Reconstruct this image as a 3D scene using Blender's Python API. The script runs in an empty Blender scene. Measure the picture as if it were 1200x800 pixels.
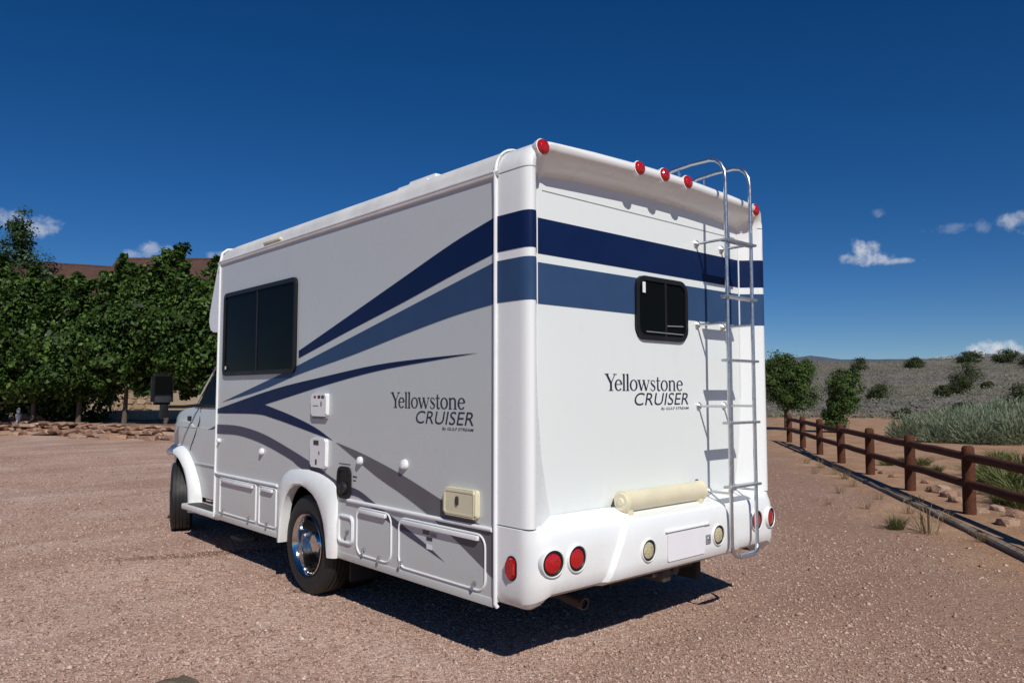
import bpy, bmesh, math, random
import numpy as np
from mathutils import Vector, Matrix, noise as mnoise
from mathutils.geometry import tessellate_polygon

random.seed(7)
RNG = np.random.default_rng(7)
S = bpy.context.scene
COL = S.collection

# ------------------------------------------------------------------ camera
F_PX = 888.44
def _unit(v):
    v = np.array(v, float); return v / np.linalg.norm(v)
AX = _unit((( 1585 - 600) / F_PX, 60 / F_PX, 1.0))
AY = _unit(((-205 - 600) / F_PX, 60 / F_PX, 1.0))
AZ = np.cross(AX, AY)
ROT = np.array([AX, AY, AZ])            # camera (x right, y down, z forward) -> world
CAM = np.array([-2.773, -2.985, 1.52])
cam_data = bpy.data.cameras.new("camera")
cam_data.sensor_width = 36.0
cam_data.lens = F_PX / 1200 * 36
cam_data.clip_end = 20000
cam = bpy.data.objects.new("camera", cam_data)
COL.objects.link(cam)
r_, u_, b_ = ROT @ [1, 0, 0], ROT @ [0, -1, 0], ROT @ [0, 0, -1]
cam.matrix_world = Matrix(((r_[0], u_[0], b_[0], CAM[0]), (r_[1], u_[1], b_[1], CAM[1]),
                           (r_[2], u_[2], b_[2], CAM[2]), (0, 0, 0, 1)))
S.camera = cam

def wray(px, py):
    return ROT @ np.array([(px - 600) / F_PX, (py - 400) / F_PX, 1.0])
def gpt(px, py, z=0.0):                  # survey helper: where a sight line meets height z
    r = wray(px, py); return CAM + r * ((z - CAM[2]) / r[2])
def far(px, py, d):                      # point on a sight line at plan distance d
    r = wray(px, py); return CAM + r / math.hypot(r[0], r[1]) * d

# ------------------------------------------------------------------ sun, sky
SUN = _unit((-0.110, -0.24, 0.235))
SUN_EL = math.asin(SUN[2])
SUN_ROT = math.atan2(SUN[0], SUN[1])
sd = bpy.data.lights.new("sun", 'SUN')
sd.energy = 3.75
sd.angle = math.radians(0.53)
sd.color = (1.0, 0.96, 0.89)
sun = bpy.data.objects.new("sun", sd)
COL.objects.link(sun)
sun.rotation_euler = Vector(SUN).to_track_quat('Z', 'Y').to_euler()
sun.location = (0, 0, 30)

world = bpy.data.worlds.new("World")
S.world = world
world.use_nodes = True
wn, wl = world.node_tree.nodes, world.node_tree.links
wn.clear()
def wnode(t, **kw):
    n = wn.new(t)
    for k, v in kw.items(): setattr(n, k, v)
    return n
def wmath(op, a, b=None, c=None):
    n = wnode('ShaderNodeMath', operation=op)
    for i, v in enumerate((a, b, c)):
        if v is None: continue
        if isinstance(v, (int, float)): n.inputs[i].default_value = v
        else: wl.new(v, n.inputs[i])
    return n.outputs[0]
sky = wnode('ShaderNodeTexSky', sky_type='NISHITA')
sky.sun_disc = False
sky.sun_elevation = SUN_EL
sky.sun_rotation = SUN_ROT
sky.altitude = 2200
sky.air_density = 0.9
sky.dust_density = 0.35
sky.ozone_density = 5.0
hs = wnode('ShaderNodeHueSaturation')
hs.inputs['Saturation'].default_value = 1.28
hs.inputs['Hue'].default_value = 0.506
wl.new(sky.outputs[0], hs.inputs['Color'])
tc = wnode('ShaderNodeTexCoord')
nz = wnode('ShaderNodeTexNoise')
nz.inputs['Scale'].default_value = 60.0
nz.inputs['Detail'].default_value = 7.0
nz.inputs['Roughness'].default_value = 0.62
wl.new(tc.outputs['Generated'], nz.inputs['Vector'])
nrm = wnode('ShaderNodeVectorMath', operation='NORMALIZE')
wl.new(tc.outputs['Generated'], nrm.inputs[0])
def wdot(v):
    n = wnode('ShaderNodeVectorMath', operation='DOT_PRODUCT')
    wl.new(nrm.outputs[0], n.inputs[0]); n.inputs[1].default_value = tuple(v)
    return n.outputs['Value']
# fair-weather clouds: (px, py, half width, half height, opacity)
CLOUDS = [(1012, 294, 17, 15, .8), (1022, 303, 26, 9, .8), (1050, 306, 28, 4, .55), (1005, 302, 18, 8, .7),
          (1030, 248, 9, 6, .28), (1118, 267, 26, 6, .2), (1150, 265, 10, 8, .2), (1192, 257, 24, 9, .5),
          (1225, 258, 30, 14, .6),
          (1143, 415, 15, 10, .95), (1163, 411, 17, 12, .97), (1183, 413, 14, 13, .97), (1200, 417, 12, 8, .9),
          (42, 266, 24, 12, .55), (8, 256, 22, 12, .45), (60, 268, 10, 7, .45),
          (178, 293, 17, 10, .5), (200, 296, 18, 9, .5), (155, 298, 12, 6, .35), (255, 302, 14, 8, .5),
          (95, 418, 60, 14, .5), (1120, 419, 24, 3, .55), (1070, 421, 16, 2.5, .4)]
ctot = None
for (px, py, a, b, op) in CLOUDS:
    d0 = _unit(wray(px, py))
    rt = _unit(np.cross(d0, (0, 0, 1))); up = np.cross(rt, d0)
    u = wmath('DIVIDE', wdot(rt), a / F_PX); v = wmath('DIVIDE', wdot(up), b / F_PX)
    fr = wmath('GREATER_THAN', wdot(d0), 0.5)
    q = wmath('ADD', wmath('MULTIPLY', u, u), wmath('MULTIPLY', v, v))
    fld = wmath('SUBTRACT', 1.0, q)
    fld = wmath('ADD', fld, wmath('MULTIPLY', wmath('SUBTRACT', nz.outputs['Fac'], 0.55), 3.4))
    mr = wnode('ShaderNodeMapRange', interpolation_type='SMOOTHSTEP')
    wl.new(fld, mr.inputs['Value'])
    mr.inputs['From Min'].default_value = -0.15; mr.inputs['From Max'].default_value = 1.35
    mr.inputs['To Max'].default_value = op
    c = wmath('MULTIPLY', mr.outputs[0], fr)
    ctot = c if ctot is None else wmath('MAXIMUM', ctot, c)
mix = wnode('ShaderNodeMix', data_type='RGBA')
wl.new(ctot, mix.inputs[0])
wl.new(hs.outputs[0], mix.inputs['A'])
mix.inputs['B'].default_value = (10.5, 11, 11.8, 1)
bg = wnode('ShaderNodeBackground')
bg.inputs['Strength'].default_value = 0.062
wl.new(mix.outputs['Result'], bg.inputs['Color'])
wo = wnode('ShaderNodeOutputWorld')
wl.new(bg.outputs[0], wo.inputs['Surface'])

S.view_settings.view_transform = 'Standard'
S.view_settings.look = 'None'
S.view_settings.exposure = 0.0
S.view_settings.gamma = 1.0
S.view_settings.use_curve_mapping = False
S.render.engine = 'CYCLES'

# ------------------------------------------------------------------ materials
class NT:
    def __init__(self, name):
        self.m = bpy.data.materials.new(name); self.m.use_nodes = True
        self.n, self.l = self.m.node_tree.nodes, self.m.node_tree.links
        self.p = self.n['Principled BSDF']; self.out = self.n['Material Output']
    def add(self, t, **kw):
        n = self.n.new(t)
        for k, v in kw.items(): setattr(n, k, v)
        return n
    def link(self, a, b): self.l.new(a, b)
    def coord(self, kind='Object'):
        return self.add('ShaderNodeTexCoord').outputs[kind]
    def noise(self, scale, detail=4, rough=.55, vec=None):
        n = self.add('ShaderNodeTexNoise')
        n.inputs['Scale'].default_value = scale; n.inputs['Detail'].default_value = detail
        n.inputs['Roughness'].default_value = rough
        self.link(vec if vec is not None else self.coord(), n.inputs['Vector'])
        return n
    def ramp(self, fac, stops):
        r = self.add('ShaderNodeValToRGB'); e = r.color_ramp.elements
        while len(e) < len(stops): e.new(0.5)
        for el, (p, c) in zip(e, stops):
            el.position = p; el.color = (*c, 1) if len(c) == 3 else c
        self.link(fac, r.inputs[0]); return r.outputs[0]
    def mix(self, fac, a, b, blend='MIX'):
        n = self.add('ShaderNodeMix', data_type='RGBA', blend_type=blend)
        for s, v in ((n.inputs[0], fac), (n.inputs['A'], a), (n.inputs['B'], b)):
            if isinstance(v, (int, float)): s.default_value = v
            elif isinstance(v, tuple): s.default_value = (*v, 1) if len(v) == 3 else v
            else: self.link(v, s)
        return n.outputs['Result']
    def math(self, op, a, b=None):
        n = self.add('ShaderNodeMath', operation=op)
        for i, v in enumerate((a, b)):
            if v is None: continue
            if isinstance(v, (int, float)): n.inputs[i].default_value = v
            else: self.link(v, n.inputs[i])
        return n.outputs[0]
    def range(self, v, a, b, c=0, d=1, smooth=True):
        n = self.add('ShaderNodeMapRange')
        if smooth: n.interpolation_type = 'SMOOTHSTEP'
        self.link(v, n.inputs['Value'])
        for k, x in zip(('From Min', 'From Max', 'To Min', 'To Max'), (a, b, c, d)): n.inputs[k].default_value = x
        return n.outputs[0]
    def bump(self, h, strength=.3, dist=.01):
        b = self.add('ShaderNodeBump'); b.inputs['Strength'].default_value = strength
        b.inputs['Distance'].default_value = dist
        self.link(h, b.inputs['Height']); self.link(b.outputs[0], self.p.inputs['Normal'])
    def col(self, c):
        if isinstance(c, tuple): self.p.inputs['Base Color'].default_value = (*c, 1)
        else: self.link(c, self.p.inputs['Base Color'])
    def set(self, **kw):
        for k, v in kw.items():
            s = self.p.inputs[k.replace('_', ' ')]
            if hasattr(v, 'node'): self.link(v, s)
            else: s.default_value = v

def simple(name, c, rough=.5, metal=0.0, var=.12, scale=6.0, coat=0.0, bump=0.0, bscale=80.0, spec=.5):
    t = NT(name)
    n = t.noise(scale, 5, .6)
    lo = tuple(max(0, x * (1 - var)) for x in c); hi = tuple(min(1, x * (1 + var * .6)) for x in c)
    t.col(t.ramp(n.outputs['Fac'], [(.3, lo), (.7, hi)]))
    t.set(Roughness=t.range(n.outputs['Fac'], .3, .7, rough * .85, min(1, rough * 1.15)), Metallic=metal)
    t.set(Specular_IOR_Level=spec)
    if coat: t.set(Coat_Weight=coat, Coat_Roughness=.08)
    if bump:
        b = t.noise(bscale, 3, .6); t.bump(b.outputs['Fac'], bump, .004)
    return t.m

def white_paint(name, c=(.84, .86, .855), rough=.28, wave=.05):
    t = NT(name)
    co = t.coord()
    dirt = t.noise(3.0, 6, .7, co)
    mp = t.add('ShaderNodeMapping'); mp.inputs['Scale'].default_value = (9, 9, .6)
    t.link(co, mp.inputs[0])
    streak = t.noise(2.2, 4, .6, mp.outputs[0])
    f = t.math('MULTIPLY', t.range(dirt.outputs['Fac'], .48, .78), t.range(streak.outputs['Fac'], .42, .7))
    sz = t.add('ShaderNodeSeparateXYZ'); t.link(co, sz.inputs[0])
    dust = t.math('MULTIPLY', t.range(t.math('ADD', sz.outputs[2], t.math('MULTIPLY', dirt.outputs['Fac'], .35)), .78, .48), .3)
    t.col(t.mix(dust, t.mix(t.math('MULTIPLY', f, .22), c, (.52, .49, .44)), (.45, .37, .31)))
    t.set(Roughness=t.range(dirt.outputs['Fac'], .3, .7, rough * .8, rough * 1.3), Coat_Weight=.25, Coat_Roughness=.1)
    w = t.noise(1.6, 2, .5, co)
    t.bump(w.outputs['Fac'], wave, .03)
    return t.m

M = {}
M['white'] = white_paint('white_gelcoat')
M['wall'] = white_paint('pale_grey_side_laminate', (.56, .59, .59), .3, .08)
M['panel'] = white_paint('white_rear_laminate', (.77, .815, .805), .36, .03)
M['trim'] = simple('white_trim', (.82, .83, .84), .3, var=.05)
M['navy'] = simple('navy_vinyl', (.006, .017, .070), .4, var=.08, spec=.12)
M['blue'] = simple('mid_blue_vinyl', (.034, .074, .165), .4, var=.08, spec=.12)
M['mauve'] = simple('grey_purple_vinyl', (.075, .075, .115), .4, var=.1, spec=.2)
M['taupe'] = simple('grey_brown_vinyl', (.14, .135, .145), .4, var=.1, spec=.2)
M['ink'] = simple('dark_blue_lettering', (.02, .022, .05), .4, var=.05)
M['glass'] = simple('dark_tinted_glass', (.005, .006, .006), .05, var=.05, spec=.03)
M['black'] = simple('black_rubber', (.016, .016, .017), .6, var=.25, bump=.15)
M['gasket'] = simple('black_gasket', (.012, .012, .013), .45, var=.2, spec=.3)
M['under'] = simple('dirty_underbody', (.022, .02, .018), .85, var=.4)
M['cream'] = simple('cream_plastic', (.72, .66, .47), .42, var=.08)
M['chrome'] = simple('chrome', (.66, .65, .64), .11, 1.0, var=.04)
M['alu'] = simple('brushed_aluminium', (.62, .64, .66), .3, .95, var=.08, scale=30)
M['galv'] = simple('galvanised_rung', (.55, .57, .6), .42, .85, var=.15, scale=40)
M['steel'] = simple('rusty_steel', (.12, .10, .09), .6, .6, var=.4, scale=20)
M['treadplate'] = simple('grey_tread_rubber', (.05, .05, .055), .7, var=.3, scale=60)
M['plate'] = simple('white_number_plate', (.84, .83, .86), .4, var=.02)
M['greyplastic'] = simple('grey_plastic', (.25, .26, .28), .5, var=.1)
M['dark'] = simple('dark_print', (.05, .045, .05), .5, var=.1)
M['roof'] = simple('white_roof_membrane', (.78, .78, .76), .5, var=.12, scale=3)

def lens(name, c, glow=.0):
    t = NT(name)
    co = t.coord()
    w = t.add('ShaderNodeTexVoronoi'); w.inputs['Scale'].default_value = 90
    t.link(co, w.inputs['Vector'])
    t.col(t.ramp(w.outputs['Distance'], [(.0, c), (.8, tuple(x * .55 for x in c))]))
    t.set(Roughness=.12, Coat_Weight=.6, Coat_Roughness=.03)
    t.bump(w.outputs['Distance'], .25, .004)
    return t.m
M['red'] = lens('red_lens', (.62, .012, .016))
M['amber'] = lens('cream_lens', (.72, .64, .40))

def ground_mat():
    t = NT('ground_gravel_and_dirt')
    co = t.coord()
    sep = t.add('ShaderNodeSeparateXYZ'); t.link(co, sep.inputs[0])
    x, y = sep.outputs[0], sep.outputs[1]
    big = t.noise(.22, 5, .6, co); mid = t.noise(1.3, 5, .6, co); fine = t.noise(14, 5, .65, co)
    speck = t.noise(70, 3, .7, co)
    vo = t.add('ShaderNodeTexVoronoi'); vo.inputs['Scale'].default_value = 46; t.link(co, vo.inputs['Vector'])
    vo2 = t.add('ShaderNodeTexVoronoi'); vo2.inputs['Scale'].default_value = 21; t.link(co, vo2.inputs['Vector'])
    cell = t.add('ShaderNodeSeparateColor'); t.link(vo.outputs['Color'], cell.inputs[0])
    stone = t.ramp(cell.outputs[0], [(0, (.27, .175, .135)), (.3, (.43, .31, .25)), (.6, (.54, .41, .34)), (.85, (.63, .51, .43)), (1, (.76, .69, .62))])
    stone = t.mix(t.range(big.outputs['Fac'], .35, .65, .0, .35), stone, t.mix(1.0, stone, (.8, .8, .86), 'MULTIPLY'))
    stone = t.mix(t.range(mid.outputs['Fac'], .5, .72, 0, .35), stone, (.35, .25, .19))
    stone = t.mix(.35, stone, t.ramp(fine.outputs['Fac'], [(.3, (.32, .225, .175)), (.7, (.58, .455, .375))]))
    patch = t.noise(.55, 4, .55, co); mpg = t.add('ShaderNodeMapping'); mpg.inputs['Rotation'].default_value = (0, 0, -.62); mpg.inputs['Scale'].default_value = (.16, 1.1, 1)
    t.link(co, mpg.inputs[0]); tracks = t.noise(1.0, 3, .5, mpg.outputs[0])
    stone = t.mix(t.range(patch.outputs['Fac'], .5, .66, 0, .6), stone, (.36, .235, .18))
    stone = t.mix(t.range(patch.outputs['Fac'], .48, .32, 0, .5), stone, (.64, .58, .54))
    stone = t.mix(t.range(tracks.outputs['Fac'], .52, .64, 0, .6), stone, (.34, .245, .2))
    dirt = t.ramp(t.math('ADD', t.math('MULTIPLY', mid.outputs['Fac'], .6), t.math('MULTIPLY', fine.outputs['Fac'], .4)),
                  [(.3, (.24, .15, .095)), (.5, (.39, .265, .17)), (.7, (.52, .385, .26))])
    brown = t.ramp(fine.outputs['Fac'], [(.3, (.22, .145, .105)), (.7, (.38, .27, .205))])
    # signed distance to the fence line (beyond it is positive)
    d = t.math('ADD', t.math('MULTIPLY', t.math('SUBTRACT', x, 7.97), .595), t.math('MULTIPLY', t.math('SUBTRACT', y, .32), -.804))
    dn = t.math('ADD', d, t.math('MULTIPLY', t.math('SUBTRACT', big.outputs['Fac'], .5), 2.4))
    dn = t.math('ADD', dn, t.math('MULTIPLY', t.math('SUBTRACT', mid.outputs['Fac'], .5), 1.6))
    c = t.mix(t.range(dn, -5.2, -2.0, 0, .8), stone, brown)
    c = t.mix(t.range(dn, -1.7, -.3), c, dirt)
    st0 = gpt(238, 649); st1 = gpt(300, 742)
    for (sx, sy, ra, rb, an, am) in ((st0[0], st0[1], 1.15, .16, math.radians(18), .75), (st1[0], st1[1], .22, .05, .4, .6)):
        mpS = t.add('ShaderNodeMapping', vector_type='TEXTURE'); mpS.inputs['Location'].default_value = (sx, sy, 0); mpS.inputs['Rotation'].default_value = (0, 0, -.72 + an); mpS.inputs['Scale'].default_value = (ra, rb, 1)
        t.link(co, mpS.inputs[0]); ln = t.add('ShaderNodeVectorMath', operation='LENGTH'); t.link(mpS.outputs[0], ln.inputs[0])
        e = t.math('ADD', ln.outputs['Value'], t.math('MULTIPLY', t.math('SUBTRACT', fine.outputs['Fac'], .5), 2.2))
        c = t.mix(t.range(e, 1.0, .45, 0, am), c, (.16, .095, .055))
    # soil under the sagebrush
    rr = t.add('ShaderNodeVectorMath', operation='LENGTH'); t.link(co, rr.inputs[0])
    rn = t.math('ADD', rr.outputs['Value'], t.math('MULTIPLY', t.math('SUBTRACT', big.outputs['Fac'], .5), 14))
    soil = t.ramp(mid.outputs['Fac'], [(.3, (.155, .155, .145)), (.7, (.25, .25, .23))])
    c = t.mix(t.range(rn, 47, 56), c, soil)
    # sand apron before the hill
    c = t.mix(1.0, c, (1.02, .90, .855), 'MULTIPLY')
    t.col(c)
    t.set(Roughness=.95, Specular_IOR_Level=.2)
    h = t.math('ADD', t.math('MULTIPLY', vo.outputs['Distance'], -.8), t.math('MULTIPLY', vo2.outputs['Distance'], -.7))
    h = t.math('ADD', h, t.math('MULTIPLY', speck.outputs['Fac'], .5))
    t.bump(h, .6, .015)
    return t.m
M['ground'] = ground_mat()

def islands(name, stops, rough=.9, trans=0.0, spec=.3, dust=None):
    t = NT(name)
    g = t.add('ShaderNodeNewGeometry')
    c = t.ramp(g.outputs['Random Per Island'], stops)
    n = t.noise(.9, 3, .6)
    c = t.mix(t.range(n.outputs['Fac'], .35, .65, 0, .4), c, t.mix(1.0, c, (.72, .75, .7), 'MULTIPLY'))
    t.col(c); t.set(Roughness=rough, Specular_IOR_Level=spec)
    if trans:
        tr = t.add('ShaderNodeBsdfTranslucent'); t.link(c, tr.inputs['Color'])
        ms = t.add('ShaderNodeMixShader'); ms.inputs[0].default_value = trans
        t.link(t.p.outputs[0], ms.inputs[1]); t.link(tr.outputs[0], ms.inputs[2])
        t.link(ms.outputs[0], t.out.inputs['Surface'])
    return t.m
M['pebble'] = islands('gravel_stones', [(0, (.22, .125, .095)), (.2, (.40, .255, .20)), (.55, (.54, .37, .295)), (.85, (.6, .435, .35)), (.985, (.64, .49, .41)), (1, (.74, .66, .58))])
M['leaf'] = islands('broad_green_leaves', [(0, (.013, .03, .006)), (.45, (.036, .078, .013)), (.8, (.075, .14, .024)), (1, (.14, .21, .045))], .5, .22, .25)
M['poplar'] = islands('poplar_leaves', [(0, (.03, .06, .022)), (.5, (.05, .095, .035)), (1, (.09, .14, .06))], .5, .3)
M['juniper'] = islands('juniper_foliage', [(0, (.02, .045, .015)), (.5, (.04, .085, .022)), (1, (.075, .13, .035))], .7, .2)
M['juniper2'] = islands('bright_juniper_foliage', [(0, (.028, .055, .013)), (.5, (.065, .115, .024)), (1, (.12, .18, .045))], .7, .2)
M['scrub'] = islands('dark_scrub_foliage', [(0, (.025, .036, .014)), (.5, (.05, .068, .024)), (1, (.09, .105, .04))], .8, .15)
def sage_mat():
    t = NT('grey_sagebrush')
    g = t.add('ShaderNodeNewGeometry')
    co = t.coord()
    a = t.ramp(g.outputs['Random Per Island'], [(0, (.12, .112, .112)), (.5, (.17, .16, .155)), (1, (.24, .23, .205))])
    b = t.ramp(g.outputs['Random Per Island'], [(0, (.13, .13, .09)), (.5, (.19, .185, .135)), (1, (.28, .265, .195))])
    c_ = t.ramp(g.outputs['Random Per Island'], [(0, (.17, .12, .085)), (.5, (.25, .185, .14)), (1, (.33, .26, .2))])
    mp = t.add('ShaderNodeMapping'); mp.inputs['Rotation'].default_value = (0, 0, .35); mp.inputs['Scale'].default_value = (1, .4, 1); t.link(co, mp.inputs[0])
    n1 = t.noise(.035, 4, .6, mp.outputs[0]); n2 = t.noise(.05, 4, .6)
    c = t.mix(t.range(n1.outputs['Fac'], .36, .56), a, b)
    c = t.mix(t.range(n2.outputs['Fac'], .55, .68, 0, .8), c, c_)
    t.col(c); t.set(Roughness=.9, Specular_IOR_Level=.2)
    tr = t.add('ShaderNodeBsdfTranslucent'); t.link(c, tr.inputs['Color'])
    ms = t.add('ShaderNodeMixShader'); ms.inputs[0].default_value = .25
    t.link(t.p.outputs[0], ms.inputs[1]); t.link(tr.outputs[0], ms.inputs[2]); t.link(ms.outputs[0], t.out.inputs['Surface'])
    return t.m
M['sage'] = sage_mat()
M['rabbit'] = islands('pale_green_rabbitbrush', [(0, (.14, .175, .11)), (.4, (.235, .285, .185)), (.8, (.32, .37, .25)), (1, (.43, .45, .31))], .85, .3)
M['weed'] = islands('green_weed_blades', [(0, (.07, .09, .03)), (.5, (.13, .16, .05)), (1, (.24, .23, .10))], .8, .25)
M['dryweed'] = islands('dry_weed_stalks', [(0, (.16, .11, .06)), (.5, (.27, .2, .11)), (1, (.36, .3, .18))], .9, .15)

def bark(name, c):
    t = NT(name)
    mp = t.add('ShaderNodeMapping'); mp.inputs['Scale'].default_value = (9, 9, 1.6); t.link(t.coord(), mp.inputs[0])
    n = t.noise(5, 6, .65, mp.outputs[0])
    t.col(t.ramp(n.outputs['Fac'], [(.3, tuple(v * .45 for v in c)), (.7, c)])); t.set(Roughness=.9)
    t.bump(n.outputs['Fac'], .6, .02); return t.m
M['bark'] = bark('tree_bark', (.15, .11, .08))
def wood(name, dark, light, sc=(2, 22, 22)):
    t = NT(name)
    mp = t.add('ShaderNodeMapping'); mp.inputs['Scale'].default_value = sc; t.link(t.coord(), mp.inputs[0])
    n = t.noise(3, 6, .65, mp.outputs[0]); b = t.noise(2.5, 3, .5)
    c = t.ramp(n.outputs['Fac'], [(.28, dark), (.72, light)])
    t.col(t.mix(t.range(b.outputs['Fac'], .35, .7, 0, .5), c, t.mix(1.0, c, (.6, .55, .52), 'MULTIPLY')))
    t.set(Roughness=.8, Specular_IOR_Level=.2); t.bump(n.outputs['Fac'], .5, .008); return t.m
M['fence'] = wood('red_brown_stained_wood', (.05, .017, .010), (.155, .062, .034))
M['timber'] = wood('weathered_grey_timber', (.10, .078, .06), (.36, .29, .23))
M['plank'] = wood('pale_raw_wood', (.35, .28, .18), (.5, .42, .3))

def stone_mat(name, stops, sc=6):
    t = NT(name)
    oi = t.add('ShaderNodeObjectInfo')
    g = t.add('ShaderNodeNewGeometry')
    n = t.noise(sc, 6, .65); b = t.noise(1.4, 3, .5)
    f = t.math('FRACT', t.math('ADD', oi.outputs['Random'], g.outputs['Random Per Island']))
    c = t.ramp(f, stops)
    c = t.mix(.5, c, t.ramp(n.outputs['Fac'], [(.3, stops[0][1]), (.7, stops[-1][1])]))
    t.col(c); t.set(Roughness=.92, Specular_IOR_Level=.25); t.bump(n.outputs['Fac'], .7, .03); return t.m
M['sandstone'] = stone_mat('red_sandstone', [(0, (.20, .10, .065)), (.4, (.34, .19, .125)), (.75, (.46, .29, .2)), (1, (.55, .4, .3))])
M['tanstone'] = stone_mat('tan_wall_stone', [(0, (.24, .16, .10)), (.5, (.38, .27, .18)), (1, (.48, .37, .26))])
M['mortar'] = simple('wall_mortar', (.22, .17, .12), .95, var=.3)
M['stucco'] = simple('tan_stucco', (.36, .28, .2), .95, var=.15, bump=.3)
M['concrete'] = simple('pale_concrete', (.5, .46, .4), .9, var=.2, bump=.3)
M['ornament'] = simple('pale_painted_plaster', (.74, .77, .8), .6, var=.1)
M['bed'] = simple('garden_soil', (.22, .14, .095), .95, var=.5, scale=3, bump=.6, bscale=20)
M['fieldstone'] = stone_mat('grey_brown_fieldstone', [(0, (.11, .085, .06)), (.5, (.18, .145, .1)), (1, (.26, .22, .16))], 14)
def shingles():
    t = NT('red_brown_roof_shingles')
    mp = t.add('ShaderNodeMapping'); mp.inputs['Scale'].default_value = (1, 1, 1); t.link(t.coord(), mp.inputs[0])
    br = t.add('ShaderNodeTexBrick'); t.link(mp.outputs[0], br.inputs['Vector'])
    br.inputs['Scale'].default_value = 2.2
    br.inputs['Color1'].default_value = (.075, .034, .026, 1); br.inputs['Color2'].default_value = (.105, .05, .037, 1)
    br.inputs['Mortar'].default_value = (.05, .025, .02, 1)
    n = t.noise(3, 5, .6)
    t.col(t.mix(t.range(n.outputs['Fac'], .35, .65, 0, .5), br.outputs['Color'], (.09, .045, .035)))
    t.set(Roughness=.9); return t.m
M['shingle'] = shingles()
M['farhill'] = simple('far_blue_hills', (.11, .13, .17), .95, var=.25, scale=.01)

# ------------------------------------------------------------------ builders
def link_obj(o, parent=None):
    COL.objects.link(o)
    if parent is not None:
        o.parent = parent
        if parent.type == 'EMPTY':
            o.matrix_parent_inverse = Matrix.Translation(-Vector(parent.location))
    return o
def thing(name, loc, label, cat, group=None):
    o = bpy.data.objects.new(name, None); COL.objects.link(o)
    o.empty_display_size = .2
    o.location = loc; tag(o, label, cat, group); return o
def tag(o, label=None, cat=None, group=None, kind=None):
    if label: o['label'] = label
    if cat: o['category'] = cat
    if group: o['group'] = group
    if kind: o['kind'] = kind
    return o
def finish(me, m, smooth, angle=40):
    me.materials.append(m)
    if smooth:
        me.polygons.foreach_set('use_smooth', [True] * len(me.polygons))
        try: me.set_sharp_from_angle(angle=math.radians(angle))
        except Exception: pass
def mesh(name, v, f, m, parent=None, smooth=True, angle=40):
    me = bpy.data.meshes.new(name); me.from_pydata([tuple(map(float, p)) for p in v], [], f)
    bm = bmesh.new(); bm.from_mesh(me)
    bmesh.ops.remove_doubles(bm, verts=bm.verts, dist=1e-5)
    bmesh.ops.recalc_face_normals(bm, faces=bm.faces); bm.to_mesh(me); bm.free()
    finish(me, m, smooth, angle)
    return link_obj(bpy.data.objects.new(name, me), parent)
def fast(name, v, f, m, parent=None, smooth=False):
    v = np.asarray(v, np.float32); f = np.asarray(f, np.int32)
    me = bpy.data.meshes.new(name)
    me.vertices.add(len(v)); me.vertices.foreach_set('co', v.ravel())
    k = f.shape[1]
    me.loops.add(f.size); me.loops.foreach_set('vertex_index', f.ravel())
    me.polygons.add(len(f)); me.polygons.foreach_set('loop_start', np.arange(0, f.size, k, dtype=np.int32))
    me.polygons.foreach_set('loop_total', np.full(len(f), k, np.int32))
    me.update(calc_edges=True); me.materials.append(m)
    if smooth: me.polygons.foreach_set('use_smooth', np.ones(len(f), bool))
    return link_obj(bpy.data.objects.new(name, me), parent)
def frombm(name, bm, m, parent=None, smooth=True, angle=40):
    bmesh.ops.recalc_face_normals(bm, faces=bm.faces)
    me = bpy.data.meshes.new(name); bm.to_mesh(me); bm.free()
    finish(me, m, smooth, angle)
    return link_obj(bpy.data.objects.new(name, me), parent)
def box(name, a, b, m, parent=None, bev=.006, seg=2):
    bm = bmesh.new(); bmesh.ops.create_cube(bm, size=1)
    a, b = Vector(a), Vector(b)
    for v in bm.verts: v.co = Vector([(a[i] + b[i]) / 2 + v.co[i] * abs(b[i] - a[i]) for i in range(3)])
    if bev: bmesh.ops.bevel(bm, geom=bm.edges[:], offset=bev, segments=seg, affect='EDGES', profile=.6)
    return frombm(name, bm, m, parent)
def tube_geo(path, r, n=8, closed=False, caps=True):
    P = [Vector(p) for p in path]; N = len(P); V, Fc = [], []
    R = r if isinstance(r, (list, tuple)) else [r] * N
    ref = None
    for i in range(N):
        a = P[(i - 1) % N] if (closed or i > 0) else P[i]; b = P[(i + 1) % N] if (closed or i < N - 1) else P[i]
        t = (b - a).normalized()
        if ref is None:
            ref = Vector((0, 0, 1)) if abs(t.z) < .9 else Vector((1, 0, 0))
        s = ref - t * ref.dot(t)
        if s.length < 1e-4: s = t.orthogonal()
        s.normalize(); ref = s; q = t.cross(s)
        for k in range(n):
            an = 2 * math.pi * k / n
            V.append(P[i] + (s * math.cos(an) + q * math.sin(an)) * R[i])
    L = N if closed else N - 1
    for i in range(L):
        for k in range(n):
            j = (i + 1) % N
            Fc.append((i * n + k, i * n + (k + 1) % n, j * n + (k + 1) % n, j * n + k))
    if caps and not closed:
        Fc.append(tuple(range(n - 1, -1, -1))); Fc.append(tuple((N - 1) * n + k for k in range(n)))
    return V, Fc
def tube(name, path, r, m, parent=None, n=8, closed=False):
    V, Fc = tube_geo(path, r, n, closed); return mesh(name, V, Fc, m, parent, True, 50)
def multi(name, geos, m, parent=None, smooth=True, angle=45):
    V, Fc = [], []
    for v, f in geos:
        o = len(V); V += list(v); Fc += [tuple(i + o for i in q) for q in f]
    return mesh(name, V, Fc, m, parent, smooth, angle)
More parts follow.
